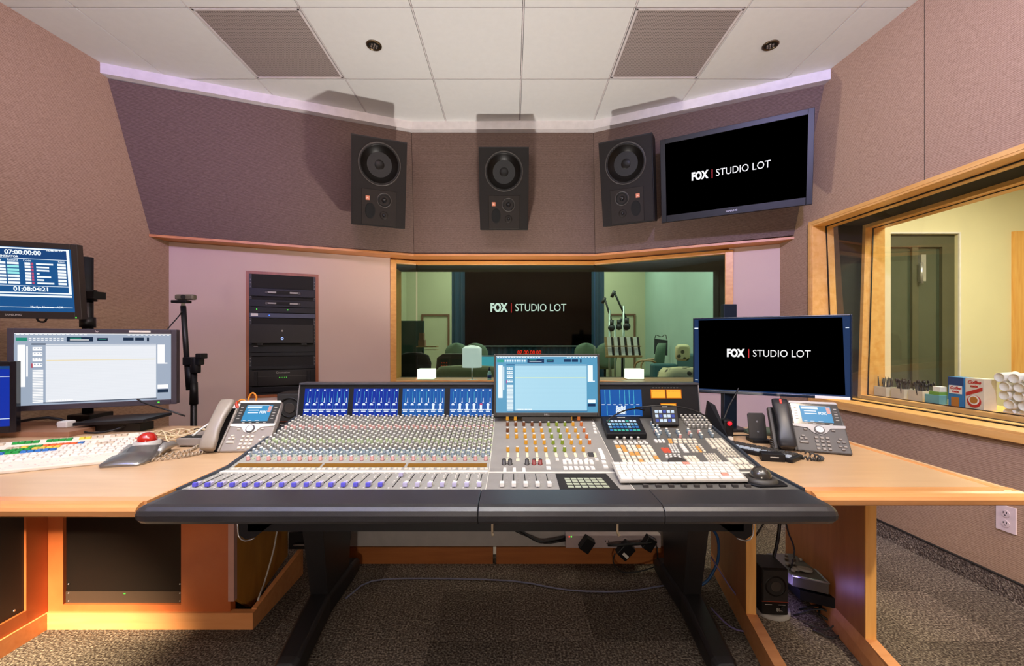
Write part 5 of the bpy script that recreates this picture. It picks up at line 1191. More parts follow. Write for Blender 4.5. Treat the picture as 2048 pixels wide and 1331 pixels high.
U1 = mat('rack_unit_dark', '121114', .45, spec=.3); U2 = mat('rack_unit_grey', '1b1a1e', .4, metal=.2, spec=.3); U3 = mat('amp_brown_black', '1f1a19', .4, spec=.3)
for zt, zb, lab in ((575, 591, 'slim black rack unit with two oval buttons, upper of the two in the wall rack'), (598, 612, 'slim black rack unit with two oval buttons, lower of the two in the wall rack')):
    t, w, h = unit('rack_unit', lab, zt, zb, U2, grp='slim rack units')
    MB(DARK).box(-w*.5, -.014, h*.3, w*.5, -.012, h*.75).build('display_window', t, local=True)
    for x in (-.12, .05): MB(LGREY).box(x, -.0155, h*.42, x+.07, -.0135, h*.64).build('oval_button', t, local=True, bevel=.002)
    for x in (-w*.5, w*.5): MB(RING).lathe([(.013, .001), (.011, .004)], (x, -.012, h*.5), (0, -1, 0), 14).build('knob', t, local=True)
t, w, h = unit('rack_unit', 'black rack unit with two green lights in the wall rack', 613, 624, U1)
for x in (-.19, .035): MB(emit('led_green', '50d040', 2)).lathe([(.0045, 0), (.003, .003)], (x, -.012, h*.6), (0, -1, 0), 10).build('indicator', t, local=True)
t, w, h = unit('rack_unit', 'grey blue rack unit with a bright blue light in the wall rack', 625, 634, mat('rack_unit_blue', '3a3f58', .35))
MB(emit('led_blue', '3a70ff', 2.5)).lathe([(.005, 0), (.003, .003)], (-.10, -.012, h*.5), (0, -1, 0), 10).build('indicator', t, local=True); MB(WHT).box(-w+.01, -.014, h*.3, -w+.06, -.012, h*.9).build('label', t, local=True)
t, w, h = unit('power_amplifier', 'brown black power amplifier with a glowing blue ring in the wall rack', 648, 686, U3, .06, .012)
MB(emit('ring_blue', '9fb8ff', 1.8)).lathe([(.010, 0), (.010, .001), (.006, .001), (.006, 0)], (0, -.061, h*.25), (0, -1, 0), 20, cap=False).build('power_ring', t, local=True); MB(LGREY).lathe([(.007, 0), (.007, .001)], (0, -.061, h*.66), (0, -1, 0), 12).build('emblem', t, local=True)
for x in (-w*.7, w*.7): MB(BLACKM).box(x-.02, -.05, -.012, x+.02, -.002, 0).build('foot', t, local=True)
t, w, h = unit('rack_unit', 'plain black rack drawer below the glowing amplifier', 688, 704, U1)
MB(LGREY).box(-w+.03, -.014, h*.7, -w+.06, -.012, h*.78).build('latch', t, local=True)
t, w, h = unit('rack_unit', 'plain black rack panel above the empty bay of the wall rack', 705, 712, U1)
t, w, h = unit('rack_unit', 'black rack panel directly above the lower amplifier', 733, 739, U1)
t, w, h = unit('power_amplifier', 'black power amplifier with a row of green lights low in the wall rack', 741, 772, U3, .02)
for k in range(5): MB(emit('led_green', '50d040', 2)).lathe([(.0028, 0), (.002, .002)], (-.026+.013*k, -.020, h*.52), (0, -1, 0), 8).build('indicator', t, local=True)
text('Cinemation', .022, LGREY, t, face_(t, 0, h*.84, -.0205), 'maker_lettering')
for x in (-w*.8, w*.8): MB(DARK).box(x-.012, -.034, 0.004, x+.012, -.02, h-.01).build('handle', t, local=True, bevel=.002)
MB(RING).box(-w*.8, -.021, h*.60, w*.8, -.020, h*.63).build('trim_line', t, local=True)
t, w, h = unit('rack_unit', 'black rack drawer at the very bottom of the wall rack', 775, 786, U1)
# ------------------------------------------------------------------ webcam on a stand
st = thing('microphone_stand', 'black microphone stand carrying the webcam behind the left desk', 'stand', (-1.78, 2.3, 0))
MB(BLACKM).cyl((-1.79, 2.3, 0.02), (-1.785, 2.3, .97), .0155).build('lower_tube', st); MB(BLACK).cyl((-1.785, 2.3, .78), (-1.785, 2.3, .905), .021, .018).build('grip', st)
MB(BLACK).cyl((-1.775, 2.3, .955), (-1.775, 2.3, 1.04), .024).box(-1.835, 2.28, 1.00, -1.74, 2.32, 1.045).box(-1.76, 2.275, 1.035, -1.725, 2.325, 1.065).build('clutch', st, bevel=.004)
MB(BLACKM).cyl((-1.815, 2.3, .88), (-1.845, 2.3, 1.33), .0135).build('boom_tube', st); MB(BLACK).cyl((-1.806, 2.3, .86), (-1.812, 2.3, .99), .019).build('boom_grip', st)
MB(BLACKM).lathe([(.14, 0), (.14, .012), (.02, .03)], (-1.79, 2.3, 0)).build('base', st)
wc = thing('webcam', 'small silver and black webcam on top of the microphone stand', 'webcam', (-1.85, 2.3, 1.33))
MB(mat('webcam_grey', '6e675c', .35, metal=.3)).box(-1.868, 2.265, 1.362, -1.765, 2.30, 1.392).build('webcam_body', wc, bevel=.008); MB(BLACK).box(-1.885, 2.262, 1.345, -1.80, 2.305, 1.36).build('clip', wc, bevel=.003)
MB(DARK).lathe([(.012, 0), (.012, .006), (.006, .004)], (-1.815, 2.265, 1.377), (0, -1, 0), 20).build('lens', wc); MB(WHT).cyl((-1.845, 2.3, 1.33), (-1.845, 2.3, 1.346), .01).build('adapter', wc)
t = thing('webcam_cable', 'thin black cable from the webcam down to the left monitor', 'cable', (-1.86, 2.25, 1.2)); MB(RUBBER).tube([(-1.835, 2.28, 1.30), (-1.855, 2.28, 1.27), (-1.89, 2.25, 1.20), (-1.92, 2.2, 1.10)], .003).build('cable', t)
# ------------------------------------------------------------------ left keyboard with coloured keys
kx = Vector((.899, .438, 0)).normalized()  # along the keyboard, left to right
kn = Vector((-kx.y, kx.x, 0))                   # towards its back
kb0 = Vector((-1.285, 1.365, DZ))               # front right corner
yaw = math.atan2(kx.y, kx.x); L, D = .42, .26
t = thing('editing_keyboard', 'big cream editing keyboard with green, orange and blue keys on the left desk', 'keyboard', tuple(kb0-kx*L/2), (0, 0, yaw))
prof = [(0, 0), (0, .012), (.075, .020), (.20, .038), (.245, .052), (D, .052), (D, 0)]
MB(CREAM).prism([(-L/2, y, z) for y, z in prof], (L, 0, 0)).build('case', t, bevel=.003, local=True)
MB(mat('case_back_violet', '6a5a6e', .5)).box(-L/2+.02, D, .01, L/2-.06, D+.006, .05).build('back_panel', t, local=True)
KT = [mat('keycap_cream', 'e6dcd0', .5), mat('keycap_green', '1f8f3a', .4), mat('keycap_orange', 'e0602a', .4), mat('keycap_yellow', 'e8c84a', .4), mat('keycap_blue', '2a6ab0', .4), mat('keycap_tan', 'c9b79f', .5)]
def kz(y):
    for (a, za), (b_, zb_) in zip(prof[1:], prof[2:]):
        if a <= y <= b_: return za+(zb_-za)*(y-a)/(b_-a)
    return .052
def krow(y, dy, cols, h=.008):
    n = len(cols); w = (L-.03)/n
    for i, c in enumerate(cols):
        if c is None: continue
        x = -L/2+.015+w*(i+.5); b = MB(KT[c]); z = kz(y+dy/2)
        b.frus((x, y+dy/2, z-.002), w*.9, dy*.9, w*.7, dy*.7, h); b.build('keycap', t, local=True)
def krow_s(b, y, dy, n):
    w = (L-.03)/n
    for i in range(n): b.use(KT[0]).frus((-L/2+.015+w*(i+.5), y+dy/2, kz(y+dy/2)-.002), w*.88, dy*.9, w*.7, dy*.7, .006)
krow(.225, .018, [5, None, 1, 1, 1, 1, None, 1, 1, 1, 1, None, 3, 3, 5, 5, None, 5, 5, 5, None, 0, 0])
krow(.190, .020, [4, None, 5, 5, 3, 1, 1, 2, 2, 2, 2, 2, 4, 0, 0, None, 0, 0, 0, 0, 0, 2])
krow(.168, .020, [0, 1, 1, 1, 1, 1, 3, 3, 3, 3, 0, 0, 0, 0, None, 5, 5, 5, 0, 0, 0, 0])
krow(.146, .019, [0, 4, 4, 1, 1, 4, 4, 4, 4, 4, 0, 0, 0, 0, None, 0, 0, 0, 0, 0, 0, 0])
b = MB(KT[0]); krow_s(b, .120, .020, 22); krow_s(b, .098, .020, 18); krow_s(b, .076, .020, 18); b.build('small_keycaps', t, local=True, kind='stuff')
b = MB(KT[0], mat('print_pink', 'd8a0a0', .6)); 
for k in range(70):
    x = -L/2+.02+(L-.04)*random.random(); y = .012+.055*random.random(); b.use(b.mats[1]).box(x, y, kz(y)-.001, x+.004, y+.0015, kz(y)+.0006)
b.build('printed_marks', t, local=True, kind='stuff')
# trackball with a red ball
tb = Vector((-1.285, 1.43, DZ)); a_ = math.radians(13)
t = thing('trackball', 'silver trackball mouse with a shiny red ball on the left desk', 'trackball', tuple(tb), (0, 0, a_))
SG = mat('trackball_silver', '8b8884', .25, metal=.75)
MB(SG).rings([[Vector((w*math.cos(q)+.0, y, z0+h*math.sin(q) if math.sin(q) > 0 else z0*.1)) for q in [2*PI*k/24 for k in range(24)]] for y, w, h, z0 in ((-.125, .050, .003, .004), (-.11, .062, .012, .005), (-.07, .068, .026, .006), (-.035, .062, .022, .008), (-.02, .058, .034, .010), (.02, .056, .040, .010), (.06, .052, .038, .010), (.08, .044, .024, .008), (.09, .03, .008, .006))]).build('body', t, local=True)
MB(mat('socket_ring', 'b9b3ac', .3)).lathe([(.040, .034), (.038, .050), (.031, .053), (.028, .046)], (0, .02, 0), n=28, cap=False).build('ring', t, local=True)
MB(mat('ball_red', 'b01a10', .12, coat=1)).sphere((0, .02, .053), .0285, 28).build('ball', t, local=True)
for sx in (-1, 1): MB(mat('button_silver', '9c9893', .3, metal=.4)).rings([[Vector((sx*(.052+.012*math.cos(q)), y, .012+h*(.5+.5*math.sin(q)))) for q in [2*PI*k/12 for k in range(12)]] for y, h in ((-.02, .012), (.02, .03), (.07, .024), (.085, .01))]).build('side_button', t, local=True)
# ------------------------------------------------------------------ desk phones
def phone(lab, loc, yaw, m_body, m_hs, m_trim, light_on=True, s=1.0, tilt=52):
    t = thing('desk_phone', lab, 'telephone', tuple(loc), (0, 0, yaw)); T = Matrix.Rotation(math.radians(tilt), 4, 'X')
    def mk(*m): b = MB(*m); b.X = T; return b
    k = dict(local=True); w, Lf = .165, .205
    mk(m_body).prism([(0, 0, 0), (w, 0, 0), (w, .01+Lf*.55, 0), (w-.008, Lf, 0), (.0, Lf, 0)], (0, 0, -.022)).build('body', t, bevel=.004, **k)
    mk(BLACK).box(-.072, 0, -.03, 0.0, .185, -.012).build('cradle', t, bevel=.008, **k)
    mk(m_body).box(-.072, .0, -.022, -.060, .175, .002).box(-.008, 0, -.022, 0, .175, .002).build('cradle_side', t, bevel=.003, **k)
    hs = MB(m_hs); hs.X = T
    pts = [(.200, .004, .020), (.196, .010, .026), (.170, .014, .027), (.12, .020, .0235), (.07, .020, .0235), (.03, .014, .028), (.006, .008, .027), (.0, .003, .02)]
    hs.rings([[Vector((-.034+wd*math.copysign(abs(math.cos(q))**.55, math.cos(q)), y, z+.011+.011*math.copysign(abs(math.sin(q))**.7, math.sin(q))*(1 if math.sin(q) > 0 else 1.4))) for q in [2*PI*i/24 for i in range(24)]] for y, z, wd in pts]); h = hs.build('handset', t, **k)
    if light_on: mk(emit('phone_red', 'ff3024', 1.5)).box(-.037, .172, .0245, -.031, .190, .0385).build('message_light', h, **k)
    mk(mat('phone_glass', '2a2927', .15)).box(.006, .108, .0, w-.008, Lf-.010, .003).build('display_bezel', t, **k)
    mk(m_trim).prism([(.0, Lf-.009, 0), (w-.006, Lf-.009, 0), (w-.012, Lf+.001, 0), (.002, Lf+.001, 0)], (0, 0, .004)).build('top_trim', t, bevel=.001, **k)
    mk(m_trim).prism([(.0, .108, 0), (.002, .098, 0), (.045, .094, 0), (.060, .076, 0), (.081, .066, 0), (.102, .076, 0), (.117, .094, 0), (w-.002, .098, 0), (w, .108, 0)], (0, 0, .0035)).build('middle_trim', t, **k)
    sc = mk(emit('phone_screen', '3a9ad0', .9)).box(.034, .118, .003, .132, .186, .0036).build('display', t, **k)
    g = mk(UIW, emit('phone_pink', 'f0b0a8', .9))
    for x0, y0, x1, y1, c in ((.038, .172, .092, .181, 0), (.046, .162, .085, .166, 0), (.046, .151, .085, .155, 0), (.038, .184, .12, .1855, 0), (.04, .120, .05, .122, 0), (.06, .120, .072, .122, 0), (.085, .120, .10, .122, 0)): g.use(g.mats[c]).box(x0, y0, .0036, x1, y1, .0038)
    g.use(g.mats[1]).box(.118, .155, .0036, .130, .182, .0038); g.build('display_graphics', sc, **k)
    text('FOX', .015, UIW, sc, T @ Matrix.Translation((.103, .155, .0039)), bold=.0006, fit=.026)
    mk(RING).lathe([(.0165, .003), (.0165, .006)], (.081, .086, 0), n=24).build('nav_ring', t, **k); mk(mat('nav_white', 'd8d8da', .35)).lathe([(.0125, .006), (.012, .009)], (.081, .086, 0), n=24).build('nav_button', t, **k)
    kc = mat('phone_key_'+m_body.name, '7a736b' if m_body is not PH1 else 'd0c6b8', .4)
    pos = [(.066+.017*i, .056-.0145*j, .0115, .0095) for i in range(3) for j in range(4)]+[(.026, .060, .011, .007), (.019, .049, .011, .007), (.033, .049, .011, .007), (.026, .034, .030, .007), (.139, .054, .011, .007), (.131, .043, .011, .007), (.147, .043, .011, .007), (.133, .026, .011, .007), (.148, .026, .011, .007), (.140, .015, .011, .007), (.038, .086, .012, .006), (.124, .086, .012, .006)]
    for x, y, a, c in pos: mk(kc).frus((x, y, .0), a, c, a*.8, c*.8, .004).build('key', t, **k)
    for j in range(5):
        for x in (.019, .145): mk(LGREY).box(x-.005, .128+.0115*j, .003, x+.005, .1305+.0115*j, .004).build('line_button', t, **k)
    for i in range(4): mk(LGREY).box(.040+.026*i, .1105, .003, .050+.026*i, .113, .004).build('soft_key', t, **k)
    st_ = MB(m_body); st_.prism([(.02, .03, 0), (.02, .16, 0), (.02, .115, .13)], (.12, 0, 0)); st_.build('foot_stand', t, **k)
    return t
PH1 = mat('phone_taupe', '8b8178', .45); PH2 = mat('phone_charcoal', '4a4642', .5); HS1 = mat('handset_taupe', '93887c', .35); HS2 = mat('handset_charcoal', '26262a', .35)
TR1 = mat('phone_trim_white', 'e2dad0', .35); TR2 = mat('phone_trim_silver', '9f9d9b', .35)
pA = phone('taupe desk phone with a blue display on the left desk beside the console', (-1.055, 1.475, DZ+.006), math.radians(2), PH1, HS1, TR1, False)
pB = phone('dark grey desk phone with a blue display and red light on the right desk', (1.035, 1.49, DZ+.006), math.radians(-20), PH2, HS2, TR2)
def coil(t, pts, r, m, turns, rr=.0045):
    P = spline(pts, 110); n = len(P); out = []
    for i, p in enumerate(P[:-1]):
        d = (P[i+1]-p).normalized(); u = d.cross(Vector((0, 0, 1))).normalized(); v = u.cross(d)
        for k in range(1):
            q = 2*PI*turns*i/n; out.append(p+(u*math.cos(q)+v*math.sin(q))*rr+Vector((0, 0, rr+r)))
    MB(m).tube(out, r, n=6, smooth=1).build('coiled_cord', t)
coil(pA, [(-1.125, 1.47, DZ+.02), (-1.17, 1.47, DZ), (-1.24, 1.40, DZ), (-1.215, 1.365, DZ), (-1.14, 1.41, DZ), (-1.10, 1.47, DZ)], .0026, mat('cord_beige', 'a3927c', .45), 34)
coil(pB, [(.985, 1.56, DZ+.03), (.955, 1.50, DZ), (.97, 1.42, DZ), (1.01, 1.375, DZ), (1.045, 1.39, DZ), (1.03, 1.47, DZ+.004)], .0028, mat('cord_grey', '3a3836', .45), 26)
# cup and orange cord behind the left phone
t = thing('paper_cup', 'white cup standing behind the handset of the left phone', 'cup', (-1.13, 1.70, DZ)); c = Vector((-1.155, 1.70, DZ))
MB(WHT).lathe([(.036, 0), (.042, .10), (.043, .135), (.041, .137), (.040, .128), (.012, .126)], c, n=32).build('cup_body', t)
MB(mat('lid_slot', '2a2320', .6)).cbox(c+Vector((.004, 0, .1275)), .022, .004, .002).build('lid_slot', t)
t = thing('earphone_cable', 'orange looped cord resting on top of the white cup', 'cord', (-1.09, 1.66, DZ+.13))
MB(mat('cord_orange', 'e0861e', .4)).tube([c+Vector(p) for p in ((.055, -.05, .125), (.04, -.04, .15), (.055, -.03, .165), (.075, -.03, .150), (.065, -.04, .125), (.075, -.03, .145), (.08, -.02, .18), (.095, -.02, .19), (.108, -.02, .17), (.10, -.03, .14))], .0035).build('cord', t)
MB(mat('cord_red', 'c03a1c', .4)).tube([c+Vector(p) for p in ((.045, -.05, .16), (.05, -.055, .145), (.062, -.06, .128))], .006).build('connector', t)
MB(BLACK).cyl(c+Vector((.062, -.058, .11)), c+Vector((.062, -.058, .135)), .007).build('plug', t)
# small monitor speakers (one behind the left phone, one on the floor)
def small_speaker(lab, loc, yaw, w, h, d, led=None):
    t = thing('desktop_speaker', lab, 'loudspeaker', loc, (0, 0, yaw)); k = dict(local=True)
    MB(SPK).box(-w/2, 0, 0, w/2, d, h).build('cabinet', t, bevel=.006, **k)
    MB(mat('speaker_grille', '211f1d', .7, bump=(900, .4))).box(-w/2+.004, -.004, h*.30, w/2-.004, .0, h-.006).build('grille', t, bevel=.002, **k)
    g = MB(CONE, RING).lathe([(w*.40, .004), (w*.36, .007), (w*.33, .0045)], (0, 0, h*.63), (0, -1, 0), 28, cap=False); g.use(RING).lathe([(w*.2, .005), (w*.19, .007)], (0, 0, h*.63), (0, -1, 0), 24).build('driver', t, **k)
    MB(mat('line_orange', 'b0401c', .5)).box(-w/2, -.001, h*.285, w/2, .0, h*.295).build('accent_line', t, **k)
    if led: MB(emit('led_red_small', 'ff4030', 1.5)).lathe([(.003, 0), (.002, .002)], (led, 0, h*.18), (0, -1, 0), 10).build('power_light', t, **k)
    MB(BLACK).lathe([(.010, 0), (.008, .010)], (w*.25, 0, h*.16), (0, -1, 0), 16).build('volume_knob', t, **k)
    b = MB(WHT).box(w*.12, -.0005, h*.22, w*.38, 0, h*.228); b.box(-w*.38, -.0005, h*.22, -w*.12, 0, h*.228); b.build('printed_marks', t, **k)
    return t
small_speaker('small black desktop speaker with a red light behind the left phone', (-.975, 1.80, DZ), math.radians(4), .115, .175, .10, .005)
t = small_speaker('small black monitor speaker on the floor under the right desk', (1.075, 1.68, .012), math.radians(-4), .105, .19, .12)
text('808', .018, LGREY, t, Matrix.Translation((.018, -.001, .022)) @ Matrix.Rotation(PI/2, 4, 'X'))
text('POWER', .005, LGREY, t, Matrix.Translation((-.025, -.001, .05)) @ Matrix.Rotation(PI/2, 4, 'X')) if False else None
tag(MB(mat('foam_ring', '8b8683', .8)).lathe([(.075, 0), (.075, .012), (.05, .012), (.05, 0)], (1.085, 1.735, 0), n=32, cap=False).build('foam_pad'), 'grey round pad under the small speaker on the floor', 'pad')
# devices on the left desk
t = thing('interface_box', 'flat taupe interface box with white cables on the left desk', 'interface box', (-1.24, 1.60, DZ)); MB(PH1).box(-1.275, 1.555, DZ+.006, -1.135, 1.70, DZ+.034).build('case', t, bevel=.003)
MB(DARK).box(-1.265, 1.565, DZ+.034, -1.15, 1.60, DZ+.036).build('top_recess', t)
for x in (-1.26, -1.15): MB(BLACK).box(x-.008, 1.565, DZ, x+.008, 1.58, DZ+.006).build('foot', t)
t = thing('interface_box', 'dark flat device behind the taupe box on the left desk', 'interface box', (-1.24, 1.80, DZ)); MB(DGREY).box(-1.36, 1.75, DZ, -1.14, 1.92, DZ+.03).build('case', t, bevel=.003)
t = thing('laptop_tray', 'flat black tray device behind the big keyboard under the monitor pole', 'tray', (-1.72, 1.86, DZ)); MB(BLACKM).prism([(-1.93, 1.80, DZ+.03), (-1.62, 1.80, DZ+.045), (-1.60, 1.93, DZ+.055), (-1.90, 1.93, DZ+.04)], (0, 0, .014)).build('plate', t, bevel=.002); MB(BLACKM).box(-1.86, 1.83, DZ, -1.66, 1.90, DZ+.035).build('riser', t)
t = thing('cable_bundle', 'tangle of cream cables behind the red ball trackball', 'cable', (-1.40, 1.70, DZ))
CW = mat('cable_cream', 'd6c19a', .5); b = MB(CW)
for k in range(9):
    p = [Vector((-1.46+.04*random.random(), 1.62+.05*random.random(), DZ+.008))]
    for q in range(5): p.append(Vector((-1.46+.055*q+.03*random.random(), 1.60+.14*random.random(), DZ+.006+.035*random.random())))
    b.tube(p, .0028, n=6)
b.build('cable_tangle', t, kind='stuff')
for n, (pp, mm, lab) in enumerate(((((-1.235, 1.585, DZ+.036), (-1.20, 1.62, DZ+.075), (-1.14, 1.66, DZ+.09), (-1.08, 1.70, DZ+.06)), WHT, 'white cable arching over the taupe interface box'),
        (((-2.35, 1.78, DZ+.03), (-2.2, 1.80, DZ+.045), (-2.08, 1.84, DZ+.06), (-1.98, 1.86, DZ+.03), (-1.9, 1.86, DZ+.026)), RUBBER, 'thick black cable crossing the back of the left desk'),
        (((-1.70, 1.86, DZ+.14), (-1.66, 1.86, DZ+.12), (-1.56, 1.86, DZ+.09), (-1.50, 1.88, DZ+.06)), RUBBER, 'black cable with a connector hanging below the left monitor'),
        (((-1.95, 1.82, DZ+.02), (-1.84, 1.78, DZ+.006), (-1.76, 1.80, DZ+.01), (-1.70, 1.86, DZ+.04)), RUBBER, 'thin black cable by the white plug on the left desk'))):
    t = thing('desk_cable', lab, 'cable', pp[0]); MB(mm).tube(pp, .004 if n != 1 else .006).build('cable', t)
t = thing('wall_plug', 'small white power plug lying at the back of the left desk', 'plug', (-1.98, 1.84, DZ+.022)); MB(WHT).box(-2.0, 1.80, DZ+.022, -1.955, 1.84, DZ+.05).build('plug_body', t, bevel=.004); MB(SILVER).box(-2.02, 1.815, DZ+.03, -2.0, 1.818, DZ+.04).box(-2.02, 1.825, DZ+.03, -2.0, 1.828, DZ+.04).build('prong', t)
# things on the right desk
t = thing('wireless_charger', 'upright black wireless phone charging stand on the right desk', 'charging stand', (.965, 1.66, DZ)); T = Matrix.Translation((.985, 1.64, DZ)) @ Matrix.Rotation(-.12, 4, 'Z'); b = MB(DGREY); b.X = T @ Matrix.Rotation(-.22, 4, 'X'); b.prism([(-.033, 0, .01), (.033, 0, .01), (.033, 0, .105), (.026, 0, .115), (-.028, 0, .115), (-.033, 0, .11)], (0, .008, 0)).build('back_plate', t, bevel=.002)
b = MB(BLACK); b.X = T; b.box(-.034, -.028, 0, .034, .04, .014).build('base', t, bevel=.002); b = MB(SILVER); b.X = T @ Matrix.Rotation(-.22, 4, 'X'); b.lathe([(.004, 0), (.003, .001)], (0, 0, .04), (0, -1, 0)).lathe([(.004, 0), (.003, .001)], (0, 0, .08), (0, -1, 0)).build('dot', t)
t = thing('card_reader', 'black gadget with a bright red light beside the console on the right desk', 'gadget', (.865, 1.66, DZ)); MB(BLACK).box(.85, 1.65, DZ, .89, 1.69, DZ+.085).build('housing', t, bevel=.006); MB(emit('gadget_red', 'ff2030', 1.6)).sphere((.872, 1.648, DZ+.072), .009, 14).build('red_light', t); MB(WHT).box(.845, 1.635, DZ+.008, .88, 1.65, DZ+.02).build('tag', t)
t = thing('remote_keyboard', 'compact black keyboard lying on the right desk beside the console', 'keyboard', (.92, 1.45, DZ)); T = Matrix.Translation((.885, 1.47, DZ)) @ Matrix.Rotation(-.95, 4, 'Z')
b = MB(BLACK); b.X = T; b.prism([(-.12, -.045, 0), (.12, -.045, 0), (.12, .045, 0), (-.12, .045, 0)], (0, 0, .016)).build('case', t, bevel=.004)
for nm, m_, y0, y1, nx_ in (('black_keys', DGREY, -.01, .04, 12), ('pale_keys', mat('key_pale_blue', 'a9b4c0', .5), -.04, -.012, 12)):
    b = MB(m_, mat('keycap_red', 'd88a78', .5)); b.X = T
    for i in range(nx_):
        for j in range(3): b.frus((-.11+.019*i, y0+(y1-y0)*(j+.5)/3, .016), .016, (y1-y0)/3*.8, .013, (y1-y0)/3*.6, .004)
    b.build(nm, t, kind='stuff')
t = thing('card_reader', 'low black box with a white line of print in front of the compact keyboard', 'gadget', (.865, 1.36, DZ)); MB(BLACK).prism([(.835, 1.375, DZ), (.905, 1.36, DZ), (.915, 1.40, DZ), (.85, 1.415, DZ)], (0, 0, .026)).build('housing', t, bevel=.002); MB(LGREY).prism([(.86, 1.3692, DZ+.014), (.885, 1.364, DZ+.014), (.885, 1.364, DZ+.017), (.86, 1.3692, DZ+.017)], (0, -.0008, 0)).build('print', t)
t = thing('triangular_bracket', 'black triangular bracket standing at the console edge by the meter bridge', 'bracket', (.80, 1.72, .75)); MB(BLACK).prism([(.79, 1.70, DZ), (.86, 1.62, DZ), (.83, 1.68, .87), (.81, 1.70, .885)], (.004, .02, 0)).build('plate', t)
for lab, pts in (('black cable hanging from the right monitor to the desk', [(1.02, 1.84, 1.02), (1.01, 1.83, .93), (.95, 1.80, .85), (.90, 1.76, .79), (.86, 1.78, .75), (.84, 1.80, DZ+.006)]),
                 ('black cable running across the console corner to the right desk', [(.50, 1.67, .862), (.60, 1.66, .872), (.70, 1.66, .862), (.78, 1.66, .83), (.83, 1.68, .775), (.87, 1.70, .78)]),
                 ('black cable lying behind the charging stand on the right desk', [(.88, 1.69, DZ+.02), (.92, 1.72, DZ+.008), (.96, 1.72, DZ+.008), (1.0, 1.70, DZ+.012), (1.05, 1.74, DZ+.006), (1.12, 1.72, DZ+.006)]),
                 ('black cable linking the two lit control pads on the console', [(.36, 1.575, .815), (.38, 1.59, .835), (.44, 1.63, .855), (.50, 1.66, .86), (.54, 1.68, .85)])):
    t = thing('desk_cable', lab, 'cable', pts[0]); MB(RUBBER).tube(pts, .003).build('cable', t)
tag(MB(mat('cloth_green', '3e4a3a', .9)).rings([[Vector((x, 1.80+w*math.cos(q), DZ+.001+max(0, h*math.sin(q)))) for q in [2*PI*k/14 for k in range(14)]] for x, w, h in ((1.02, .02, .012), (1.06, .035, .03), (1.12, .04, .026), (1.18, .03, .014), (1.2, .015, .006))]).build('cleaning_cloth'), 'crumpled dark green cloth behind the right phone', 'cloth')
# under the right desk
t = thing('control_surface', 'grey console controller with round knobs leaning on the floor under the right desk', 'controller', (1.20, 1.90, .10))
n0, n1, n2, n3 = Vector((1.06, 1.98, .24)), Vector((1.09, 1.62, .12)), Vector((1.29, 1.68, .10)), Vector((1.30, 2.02, .22))
n0, n1, n2, n3 = W(1532, 1105, 1.98), W(1584, 1150, 1.72), W(1658, 1166, 1.62), W(1600, 1106, 1.92)
MB(mat('controller_grey', '55504b', .45)).prism([n0, n1, n2, n3], (0, 0, -.045)).build('housing', t, bevel=.003)
def cq(u, v, o=.001): return (n0*(1-u)+n3*u)*(1-v)+(n1*(1-u)+n2*u)*v+Vector((0, 0, o))
MB(SILVER).tube([n1, n2, n3], .004, smooth=1).build('rim', t)
for u, v, r in ((.62, .68, .030), (.35, .72, .014), (.25, .55, .010), (.45, .5, .008), (.2, .8, .009), (.6, .3, .008), (.4, .3, .008), (.8, .3, .007), (.5, .15, .007)): MB(LGREY).lathe([(r, 0), (r*.9, .010)], cq(u, v), (.1, .2, 1), 20).build('knob', t)
MB(BLACKM).prism([p+Vector((.02, -.02, -.05)) for p in (n0, n1, n2, n3)], (0, 0, -.04)).build('support_tray', t)
t = thing('usb_hub', 'black hub with green and blue violet lights under the right desk', 'hub', (1.13, 1.80, .12)); MB(BLACK).box(1.11, 1.78, .0, 1.17, 1.84, .15).build('housing', t, bevel=.003)
for k, (m_, z) in enumerate((('led_green', .14), ('hub_violet', .115), ('led_green', .085))): MB(emit(m_, '7a6cff' if m_ == 'hub_violet' else '50d040', 3)).sphere((1.125+.015*k, 1.778, z), .006 if k == 1 else .004, 10).build('indicator', t)
MB(SILVER).box(1.05, 1.90, .20, 1.13, 1.96, .235).build('connector_block', t)
light('POINT', 'hub_glow', (1.14, 1.74, .115), .25, (.45, .35, 1), .01)
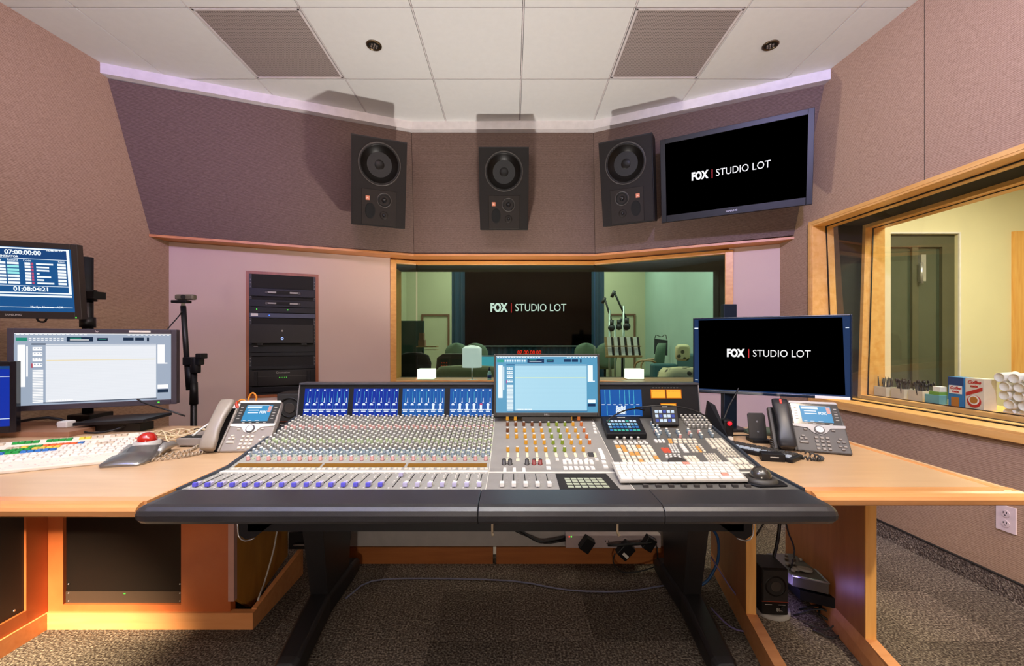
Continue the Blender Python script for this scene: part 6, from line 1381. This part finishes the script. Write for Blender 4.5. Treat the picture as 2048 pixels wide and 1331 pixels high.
for lab, pts, m_, r in (('bundle of black cables hanging down beneath the right desk', [(1.20, 1.80, .70), (1.19, 1.80, .55), (1.17, 1.79, .40), (1.15, 1.78, .27), (1.12, 1.78, .15)], RUBBER, .007),
                     ('black cable hanging in a long curve beneath the right desk', [(1.22, 1.82, .70), (1.22, 1.82, .5), (1.20, 1.80, .33), (1.23, 1.79, .22), (1.18, 1.76, .12)], RUBBER, .0035),
                     ('thin black cable hanging near the left leg panel of the right desk', [(1.0, 1.74, .69), (1.06, 1.75, .60), (1.03, 1.76, .45), (1.05, 1.78, .33)], RUBBER, .003),
                     ('black adapter cord looping on the carpet under the right desk', [(1.15, 1.68, .01), (1.25, 1.66, .05), (1.32, 1.60, .03), (1.34, 1.52, .01), (1.28, 1.50, .008), (1.25, 1.55, .02), (1.33, 1.58, .03)], RUBBER, .004),
                     ('black cable hanging beside the floor speaker beneath the right desk', [(1.10, 1.74, .69), (1.12, 1.76, .62), (1.17, 1.78, .58), (1.19, 1.79, .45), (1.12, 1.80, .36), (1.06, 1.80, .27)], RUBBER, .004),
                     ('black cable heap on the carpet against the right leg panel foot', [(1.20, 1.72, .01), (1.27, 1.70, .04), (1.33, 1.72, .02), (1.30, 1.64, .01), (1.24, 1.66, .03), (1.30, 1.70, .05), (1.36, 1.66, .02), (1.33, 1.60, .01)], RUBBER, .005),
                     ('grey adapter cord with a plug lying on the carpet under the right desk', [(1.16, 1.62, .02), (1.22, 1.60, .008), (1.28, 1.61, .03), (1.33, 1.62, .01), (1.22, 1.56, .006), (1.17, 1.60, .008)], DGREY, .003),
                     ('coiled blue network cable behind the right console leg', [(.86, 1.80, .33), (.90, 1.80, .27), (.90, 1.80, .17), (.86, 1.80, .09), (.82, 1.80, .06)], mat('cable_blue', '1d4a7c', .5), .006),
                     ('thin violet grey cable on the floor beside the right console leg', [(.82, 1.70, .03), (.86, 1.62, .006), (.92, 1.60, .006), (.94, 1.64, .05), (.90, 1.72, .12), (.86, 1.78, .2)], mat('cable_violet', '6a5a88', .5), .003)):
    t = thing('floor_cable', lab, 'cable', pts[0]); MB(m_).tube(pts, r).build('cable', t)
for t_ in ():
    pass
